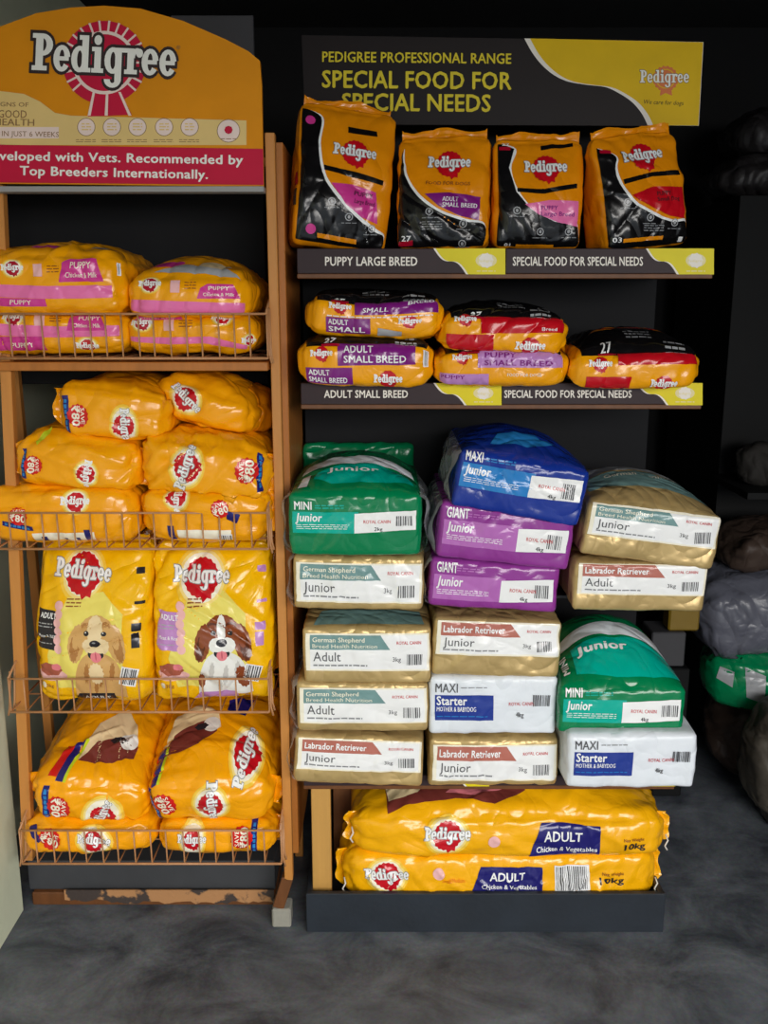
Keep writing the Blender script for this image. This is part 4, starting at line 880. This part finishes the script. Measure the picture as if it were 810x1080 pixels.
d = puppy(0, (16, 340), (70, 336, 42, 18), [[(-15, 346), (60, 350), (124, 348), (124, 360), (60, 362), (-15, 358)]], 1) + sh('stripe', 'magenta', 1.6, poly([(-10, 360), (45, 360), (47, 378), (-10, 378)])) + txt('PUPPY', 12, 372, 5, 'cream', 22) + logo(90, 371, 24, 0, 'cream')
Bag('dog_food_bag', (-22, 333, 131, 379), YF, seed=51, decals=d, zbot=z, label='pink striped puppy bag at the bottom left of the first wire shelf', group=G5, **A, bulge=(.01, .01, .004))
d = puppy(0, (154, 346), (145, 333, 50, 10), [[(137, 361), (180, 362), (220, 361), (258, 371), (258, 378), (215, 368), (180, 369), (137, 366)]], 2) + logo(233, 341, 22, 0, 'cream') + logo(262, 366, 20, 0, 'cream')
Bag('dog_food_bag', (136, 336, 266, 379), YF, seed=52, decals=d, zbot=z, label='pink striped puppy bag at the bottom right of the first wire shelf', group=G5, **A, bulge=(.01, .01, .004))
d = puppy(0, (13, 282), (63, 273, 48, 24), [[(-22, 298), (50, 301), (119, 301), (119, 314), (50, 314), (-22, 312)]], 3) + sh('stripe', 'magenta', 1.6, poly([(-22, 313), (45, 314), (46, 322), (-22, 322)])) + txt('PUPPY', 8, 320, 4.5, 'cream', 22)
d += sh('top_print', 'silver', 1, ell(105, 255, 14, 2)) + sh('top_print', 'magenta', 1, ell(45, 256, 20, 2.5)) + barcode(126, 274, 133, 290)
Bag('dog_food_bag', (-24, 266, 130, 333), YF - .01, seed=53, decals=d, zbot=at(0, 333.5, YF).z, label='pink striped puppy bag on top at the left of the first wire shelf', group=G5, **{**A, 'D': .38}, bulge=(.012, .012, .03))
d = puppy(0, (158, 300), (209, 300, 47, 15), [[(132, 316), (262, 320), (262, 334), (132, 330)]], 4)
d += sh('top_print', 'silver', 1, poly([(160, 286), (190, 280), (235, 282), (258, 290), (230, 288), (200, 287)])) + sh('top_print', 'magenta', 1, ell(172, 278, 18, 4)) + sh('top_print', 'fur_light', 1.4, ell(225, 280, 18, 4))
Bag('dog_food_bag', (133, 289, 263, 338), YF - .01, seed=54, decals=d, zbot=at(0, 337.5, YF).z, label='pink striped puppy bag on top at the right of the first wire shelf', group=G5, **{**A, 'D': .40}, bulge=(.012, .012, .045))

# --- badge bags
def save(cx, cy, k, rot, strip=True, sw=6.5, flip=False):
    """red offer badge beside a navy strip; both turned by rot"""
    o = sh('price_badge', 'badge_red', 2, ell(0, 0, 13 * k, 12.5 * k, 28, .1)) + txt('SAVE', -8.5 * k, -3 * k, 4.6 * k, 'cream', 17 * k, 0, .04, part='price_badge') + txt('₹80', -10.5 * k, 7 * k, 8.6 * k, 'cream', 21 * k, 0, .04, part='price_badge')
    if strip: o += sh('navy_strip', 'navy', 1.4, rect(-22 * k, 10 * k, 20 * k, (10 + sw) * k)) + sh('navy_strip', 'sky_blue', 2.4, merge([rect(-18 * k + i * 6 * k, 12 * k, -18 * k + (i * 6 + 4.6) * k, (8.4 + sw) * k) for i in range(6)]))
    V_ = []
    for p, m, l, V, T in o:
        V = rotv(V, 0, 0, rot); V_.append((p, m, l, V + np.array([cx, cy]), T))
    return V_
G6 = 'yellow bags with red price badges on the second wire shelf'
Bq = dict(D=.36, body='yellow', r=.03, sp=.16, amp=.0055, wob=.010, cell=.008)
z2 = BZ[1] + .008
d = save(24, 545, .8, 8) + logo(82, 532, 30, 0, 'cream') + sh('sticker', 'cream', 1, rect(36, 563, 100, 576)) + sh('navy_strip', 'navy', 2, rect(90, 560, 96, 578)) + sh('navy_strip', 'navy', 2, merge([rect(44, 567, 50, 576), rect(68, 569, 71, 575), rect(80, 569, 84, 575)]))
Bag('dog_food_bag', (-12, 516, 143, 577), YF, seed=61, decals=d, zbot=z2, label='yellow bag with a big white glow behind the basket wires at the bottom left', group=G6, **Bq, bulge=(.012, .014, .006))
d = logo(190, 527, 34, 95, 'cream') + save(236, 540, .75, -20, False) + sh('navy_strip', 'navy', 2, poly([(243, 541), (256, 546), (252, 555), (242, 550)])) + sh('sticker', 'cream', 1, rect(186, 562, 246, 576)) + barcode(231, 566, 247, 578, 'white_film') + sh('navy_strip', 'navy', 2, rect(176, 558, 183, 578))
Bag('dog_food_bag', (150, 518, 284, 577), YF, seed=62, decals=d, zbot=z2, label='yellow bag with a barcode behind the basket wires at the bottom right', group=G6, **Bq, bulge=(.012, .014, .006), seals=('rightv',))
d = save(37, 491, .82, 92) + logo(93, 500, 30, 100, 'cream') + sh('flash', 'lime', 1, poly([(38, 462), (50, 452), (52, 458), (42, 470)]))
Bag('dog_food_bag', (15, 464, 144, 519), YF + .005, seed=63, decals=d, zbot=at(0, 518, YF).z, roll=5, label='yellow bag with its price badge turned sideways in the middle at the left', group=G6, **Bq, bulge=(.012, .012, .028), seals=('leftv', 'rightv'))
d = save(262, 491, 1.05, -88) + logo(196, 487, 46, -72, 'cream', True)
Bag('dog_food_bag', (146, 462, 283, 522), YF, seed=64, decals=d, zbot=at(0, 526, YF).z, roll=6, label='large yellow bag with sideways badge and navy strip at the right', group=G6, **Bq, bulge=(.012, .016, .026), seals=('rightv',))
d = save(84, 447, .95, 92) + logo(134, 457, 36, 90, 'cream', True, gx=.62)
Bag('dog_food_bag', (60, 416, 178, 474), YF + .01, seed=65, decals=d, zbot=at(0, 466, YF).z, roll=4, label='yellow bag lying across the top of the pile with a sideways badge', group=G6, **Bq, bulge=(.012, .012, .02), seals=('leftv',))
d = logo(196, 424, 38, 45, 'cream', True)
Bag('dog_food_bag', (158, 412, 268, 458), 2.22, seed=66, decals=d, zbot=at(0, 452, 2.22).z, roll=17, yaw=0, label='yellow bag leaning at the top of the pile with a tilted round mark', group=G6, **{**Bq, 'D': .26}, bulge=(.012, .012, .03))
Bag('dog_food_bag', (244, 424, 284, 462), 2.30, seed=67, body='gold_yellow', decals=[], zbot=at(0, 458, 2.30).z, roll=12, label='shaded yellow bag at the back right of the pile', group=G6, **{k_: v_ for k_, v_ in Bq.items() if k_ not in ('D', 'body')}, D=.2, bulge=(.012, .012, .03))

# --- third shelf, two standing bags with dogs
film('fur_shade', (176, 122, 66)); film('fur_dark', (96, 46, 24)); film('fur_grey', (206, 204, 200)); film('tongue_dark', (196, 84, 100))
def dogface(cx, cy, k, fur, light, ear, spaniel):
    e_ = lambda m, l, x, y, a, b, n=26, sc_=.05, r_=0: sh('dog_picture', m, l, ell(cx + x * k, cy + y * k, a * k, b * k, n, sc_, r_))
    dk = 'fur_dark' if spaniel else 'fur_shade'; li = 'fur_grey' if spaniel else 'fur_shade'
    o = sh('dog_picture', 'fur_white' if spaniel else fur, 1.4, poly(crv([(cx - 27 * k, cy + 60 * k), (cx - 24 * k, cy + 36 * k), (cx - 15 * k, cy + 18 * k), (cx, cy + 12 * k), (cx + 16 * k, cy + 18 * k), (cx + 25 * k, cy + 36 * k), (cx + 28 * k, cy + 60 * k)])))
    for x, y, a, b in ((-12, 34, 3, 12), (2, 38, 3, 13), (14, 32, 3, 11), (-4, 50, 2.4, 8)): o += e_(li, 1.7, x, y, a, b, 20, .25, .15)
    if spaniel: o += e_(fur, 2.0, 19, 40, 7, 13, 24, .12, -.2) + e_(fur, 2.0, -23, 44, 4, 8, 20, .12)
    else: o += e_(light, 1.9, -2, 34, 8, 12, 28, .14)
    for sx in (-1, 1):
        o += e_(ear, 2.2, 20 * sx, 4, 8.5, 20, 30, .07, -.2 * sx) + e_(dk, 2.5, 22 * sx, 8, 5, 15, 26, .14, -.2 * sx) + e_(ear, 2.7, 19 * sx, -1, 4, 11, 22, .1, -.2 * sx)
    o += e_(fur, 3.0, 0, -5, 18, 19, 40, .03) + e_(dk, 3.2, -9, -13, 6, 4, 18, .12) + e_(dk, 3.2, 9, -13, 6, 4, 18, .12) + e_(fur, 3.35, -9, -11, 5, 3.4, 16, .1) + e_(fur, 3.35, 9, -11, 5, 3.4, 16, .1)
    o += e_(light, 3.5, -.5, -10, 4.6 if spaniel else 8, 14, 26, .06) + e_(light, 3.5, -5.5, 6, 8, 8, 24, .05) + e_(light, 3.5, 5.5, 6, 8, 8, 24, .05) + e_(li, 3.7, -6, 9, 3, 2, 10, .2) + e_(li, 3.7, 6, 9, 3, 2, 10, .2)
    o += e_('dark_print', 3.9, -.5, 14, 8, 5.6, 20, 0) + e_('tongue', 4.1, -.5, 16.5, 5.4, 5.6, 18, 0) + e_('tongue_dark', 4.3, -.5, 16, .7, 4, 10, 0) + e_(light, 4.4, -5, 9.5, 5.5, 3.2, 16, .04) + e_(light, 4.4, 4.5, 9.5, 5.5, 3.2, 16, .04)
    o += e_('dark_print', 4.6, -.5, 3.5, 5.4, 4, 18, 0) + e_('grey_print', 4.8, -1.5, 2, 1.8, .8, 8, 0)
    for sx in (-1, 1): o += e_('dark_print', 4.2, 8.5 * sx, -6.5, 2.7, 2.3, 14, 0) + e_('white_film', 4.5, 8.5 * sx - .7, -7.3, .7, .6, 8, 0)
    return o
def stand(x, dk, fur, light, ear, spaniel, panel, bottom, seed):
    """x = photo-frame x of the bag's middle"""
    d = []
    d += sh('pale_ground', 'pale_yellow', .6, poly([(x - 22, 640), (x + 16, 634), (x + 38, 655), (x + 38, 732), (x - 36, 732), (x - 44, 700)]))
    d += dogface(x + 12 if not spaniel else x + 14, 680, 1.02, fur, light, ear, spaniel)
    d += sh('name_panel', panel, 1.6, poly([(x - 55, 652), (x - 32, 654), (x - 31, 692), (x - 57, 690)])) + txt('ADULT' if not spaniel else 'ADULT', x - 51, 661, 5.2, 'white_film', 19, 2, .04) + dashes(x - 55, 666, x - 36, 2, 'silver', 1, 3, seed) + txt('Meat & Rice', x - 53, 680, 3.6, 'white_film', 20, 2, .02) + dashes(x - 56, 685, x - 36, 1, 'silver', .8, 3, seed)
    for i in range(6): d += sh('icons', 'soft_pink', 2 + .2 * i, ell(x - 30 + (i % 2), 648 + i * 8.4, 4.8, 4.8, 14))
    d += dashes(x - 22, 641, x - 6, 3, 'brown_print', 1.2, 3.2, seed + 3)
    d += sh('bowl_picture', 'soft_pink', 1.6, ell(x - 42, 718, 20, 6.5, 20)) + sh('bowl_picture', 'meat', 2, ell(x - 42, 712, 15, 7.5, 14, .15)) + sh('bowl_picture', 'tongue', 2.2, ell(x - 34, 709, 6, 4, 10, .1))
    d += sh('foot_panel', bottom, 2, poly([(x - 20, 750), (x - 12, 738), (x + 26, 737), (x + 28, 750)])) + (txt('ADULT', x - 7, 746, 5, 'white_film', 28, 0, .03) if not spaniel else [])
    d += sh('side_print', panel, 1.5, rect(x + 50, 612, x + 60, 618)) + sh('side_print', panel, 1.5, rect(x + 49, 643, x + 61, 646)) + sh('side_print', panel, 1.5, rect(x + 47, 664, x + 57, 672)) + sh('side_print', panel, 1.5, rect(x + 47, 674, x + 55, 688)) + barcode(x + 37, 706, x + 54, 726, 'white_film', seed, 14) + sh('badge', 'cream', 2, ell(x - 52, 730, 3.5, 3.5, 12)) + txt('3kg', x - 48, 732, 3.5, 'brown_print', 8)
    return d
S3 = dict(D=.17, r=.03, tp=.74, bp=.25, amp=.0055, wob=.006, cell=.008, seals=('top',), sealmat='bright_yellow')
z3 = BZ[2] + .008; G7 = 'standing yellow bags with dog pictures on the third wire shelf'
d = logo(82, 618, 64, 4, 'cream', True, gx=.42, gy=.42) + stand(90, .8, 'fur_gold', 'fur_light', 'fur_gold', False, 'dark_print', 'dark_print', 71)
Bag('dog_food_bag', (31, 590, 153, 750), YF + .005, seed=71, body='bright_yellow', decals=d, zbot=z3, label='standing yellow bag picturing a golden dog, left on the third wire shelf', group=G7, **S3, bulge=(.004, .02, 0), lean=.04, yaw=-3)
d = logo(212, 622, 60, 2, 'cream', True, gx=.48, gy=.5) + stand(220, .8, 'fur_brown', 'fur_white', 'fur_brown', True, 'lilac', 'lilac', 72)
Bag('dog_food_bag', (160, 590, 283, 750), YF + .005, seed=72, body='bright_yellow', decals=d, zbot=z3, label='standing yellow bag picturing a brown and white dog, right on the third wire shelf', group=G7, **S3, bulge=(.004, .02, 0), lean=.04, yaw=2)
for nm, xx, w_, lb in ((73, 92, 118, 'yellow bag standing mostly hidden behind the golden dog bag'), (74, 224, 118, 'yellow bag standing mostly hidden behind the brown and white dog bag')):
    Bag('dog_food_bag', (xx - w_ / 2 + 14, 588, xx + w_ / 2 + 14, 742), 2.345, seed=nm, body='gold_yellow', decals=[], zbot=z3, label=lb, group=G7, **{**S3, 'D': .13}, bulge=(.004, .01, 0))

# --- bottom basket, four bags
low = lambda L, dy: [(p, m, l, np.asarray(V, float) + [0, dy], T) for p, m, l, V, T in L]
G8 = 'yellow bags with red price badges in the bottom basket'
z4 = BZ[3] + .008
Bd = dict(D=.44, body='yellow', r=.03, sp=.14, amp=.0055, wob=.010, cell=.008)
d = save(52, 890, .95, 20, False) + sh('navy_strip', 'navy', 2, poly([(29, 876), (36, 874), (43, 892), (38, 896)])) + logo(99, 892, 34, 5, 'cream', True, gx=.58, gy=.5)
Bag('dog_food_bag', (24, 873, 160, 910), YF, seed=81, decals=d, zbot=z4, label='yellow bag at the bottom left of the lowest basket', group=G8, **Bd, bulge=(.01, .012, .004), seals=('leftv',))
d = logo(206, 890, 30, 0, 'cream', True, gx=.5, gy=.7) + save(258, 890, .95, -90)
Bag('dog_food_bag', (167, 875, 292, 910), YF, seed=82, decals=d, zbot=z4, label='yellow bag at the bottom right of the lowest basket', group=G8, **Bd, bulge=(.01, .012, .004), seals=('rightv',))
d = save(68, 846, 1.05, 98) + logo(110, 859, 38, -60, 'cream', True, gx=.66, gy=.55)
d += sh('flash', 'badge_red', 1.5, poly([(57, 815), (66, 817), (78, 799), (70, 796)])) + sh('navy_strip', 'navy', 1.5, poly([(65, 819), (73, 821), (88, 796), (79, 797)])) + sh('flash', 'lime', 1.4, poly([(73, 821), (76, 822), (91, 797), (88, 796)]))
d += low(sh('dog_picture', 'fur_light', 1, poly([(84, 797), (96, 770), (120, 757), (134, 772), (140, 790), (120, 800), (98, 799)])) + sh('dog_picture', 'muzzle_brown', 1.4, poly([(84, 797), (100, 786), (124, 783), (140, 788), (138, 797), (118, 801), (98, 800)])) + sh('dog_picture', 'fur_white', 1.8, ell(130, 786, 9, 6, 16)) + sh('dog_picture', 'dark_print', 2.2, ell(120, 786, 9, 3, 12, .2)), 13)
Bag('dog_food_bag', (37, 826, 154, 871), YF + .005, seed=83, decals=d, roll=6, pitch=14, yaw=0, label='yellow bag with a brown muzzle picture on top, upper left in the lowest basket', group=G8, **Bd, bulge=(.012, .014, .05), seals=('leftv',), ktop=.0043)
d = save(172, 845, 1.05, 70) + logo(221, 844, 42, 88, 'cream', True, gx=.5, gy=.5) + logo(257, 806, 44, -75, 'cream', True)
d += sh('flash', 'badge_red', 1.5, poly([(149, 823), (157, 824), (161, 800), (153, 798)])) + sh('navy_strip', 'navy', 1.5, poly([(157, 824), (165, 822), (170, 797), (161, 797)])) + sh('flash', 'lime', 1.4, poly([(165, 822), (168, 822), (173, 797), (170, 797)])) + sh('navy_strip', 'navy', 1.5, poly([(230, 769), (250, 775), (256, 757), (230, 757)]))
d += low(sh('dog_picture', 'fur_light', 1, poly([(165, 783), (176, 760), (205, 752), (222, 760), (226, 774), (204, 783)])) + sh('dog_picture', 'muzzle_brown', 1.4, poly([(166, 790), (176, 776), (200, 768), (222, 766), (222, 778), (204, 788), (184, 790)])) + sh('dog_picture', 'fur_white', 1.8, ell(216, 771, 9, 7, 16)) + sh('dog_picture', 'dark_print', 2.2, ell(205, 772, 8, 3, 12, .2)), 13)
Bag('dog_food_bag', (155, 826, 286, 872), YF, seed=84, decals=d, roll=1, pitch=14, label='yellow bag with two round marks and a muzzle picture, upper right in the lowest basket', group=G8, **Bd, bulge=(.012, .014, .055), seals=('rightv',), ktop=.0043)
# ================================================================== dim store at the right
cb = MB(); X0 = at(764, 420, 3.35).x
cb.box((X0, 3.35, 0), (X0 + .8, 4.0, at(780, 206, 3.35).z))
o = cb.build('cabinet', 'cabinet_dark', None, org=(X0, 3.35, 0)); o.location = (X0, 3.35, 0)
tag(o, 'plain dark grey cabinet at the right edge behind the shelf unit', 'cabinet')
def crumple(name, x0, x1, yt, yb, Y, D, m, seed, label, cat='sack', grp=None, r=.05, zb=None, yaw=0, roll=0, dec=(), amp=.007, wob=.022, **k):
    return Bag(name, (x0, yt, x1, yb), Y, D=D, body=m, r=r, bulge=(.02, .02, .03), sp=.2, amp=amp, wob=wob, cell=.014, seed=seed, label=label, cat=cat, group=grp, zbot=zb, yaw=yaw, roll=roll, decals=list(dec), **k)
ztop = at(780, 206, 3.35).z
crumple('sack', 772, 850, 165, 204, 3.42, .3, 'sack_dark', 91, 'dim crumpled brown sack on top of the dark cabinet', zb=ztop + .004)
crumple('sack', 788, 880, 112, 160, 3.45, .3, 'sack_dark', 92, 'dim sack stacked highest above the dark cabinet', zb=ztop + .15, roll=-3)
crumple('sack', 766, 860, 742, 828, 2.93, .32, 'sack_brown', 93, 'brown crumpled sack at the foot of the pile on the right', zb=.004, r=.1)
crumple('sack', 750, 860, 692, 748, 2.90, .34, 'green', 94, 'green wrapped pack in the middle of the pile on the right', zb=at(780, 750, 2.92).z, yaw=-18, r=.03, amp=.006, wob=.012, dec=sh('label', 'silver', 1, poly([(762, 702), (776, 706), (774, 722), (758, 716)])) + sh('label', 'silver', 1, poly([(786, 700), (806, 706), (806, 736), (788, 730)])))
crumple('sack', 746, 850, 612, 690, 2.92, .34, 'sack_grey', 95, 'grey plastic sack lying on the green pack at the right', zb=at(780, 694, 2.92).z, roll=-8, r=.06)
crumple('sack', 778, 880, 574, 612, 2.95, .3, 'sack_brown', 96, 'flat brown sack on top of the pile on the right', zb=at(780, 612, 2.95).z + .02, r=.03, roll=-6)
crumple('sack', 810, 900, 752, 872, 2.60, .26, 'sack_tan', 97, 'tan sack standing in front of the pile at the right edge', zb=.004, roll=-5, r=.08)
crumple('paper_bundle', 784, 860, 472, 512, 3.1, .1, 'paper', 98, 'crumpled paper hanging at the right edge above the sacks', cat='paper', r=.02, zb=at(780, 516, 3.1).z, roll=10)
b = MB(); q0, q1 = at(782, 524, 3.05), at(900, 516, 3.05); b.box((q0.x, 3.0, q0.z), (q1.x, 3.349, q1.z - .002)); o = b.build('wall_shelf', 'cabinet_dark', None, org=tuple(q0)); o.location = q0
tag(o, 'thin dark shelf on the cabinet face under the crumpled paper', 'shelf')
# small yellow packet and pale carton behind the lower right stack
p0, p1 = at(690, 742, 2.9), at(724, 701, 2.9); zc_ = p1.z
b = MB(); b.box((p0.x, 2.86, 0), (p1.x, 3.1, zc_), bev=.004); o = b.build('crate', 'cabinet_dark', None, org=(p0.x, 2.86, 0)); o.location = (p0.x, 2.86, 0)
tag(o, 'black crate on the floor behind the lower right stack', 'crate')
p0, p1 = at(684, 700, 2.9), at(722, 665, 2.9); b = MB(); b.box((p0.x, 2.88, zc_ + .001), (p1.x, 3.0, p1.z), bev=.004); o = b.build('carton', 'grey_board', None, org=tuple(p0)); o.location = p0
tag(o, 'dim grey carton under the small yellow packet at the right', 'carton')
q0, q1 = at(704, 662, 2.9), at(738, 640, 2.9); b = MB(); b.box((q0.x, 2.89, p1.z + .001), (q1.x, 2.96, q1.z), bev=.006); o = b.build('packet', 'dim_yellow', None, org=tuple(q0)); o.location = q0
tag(o, 'small dim yellow packet behind the lower right stack', 'packet')
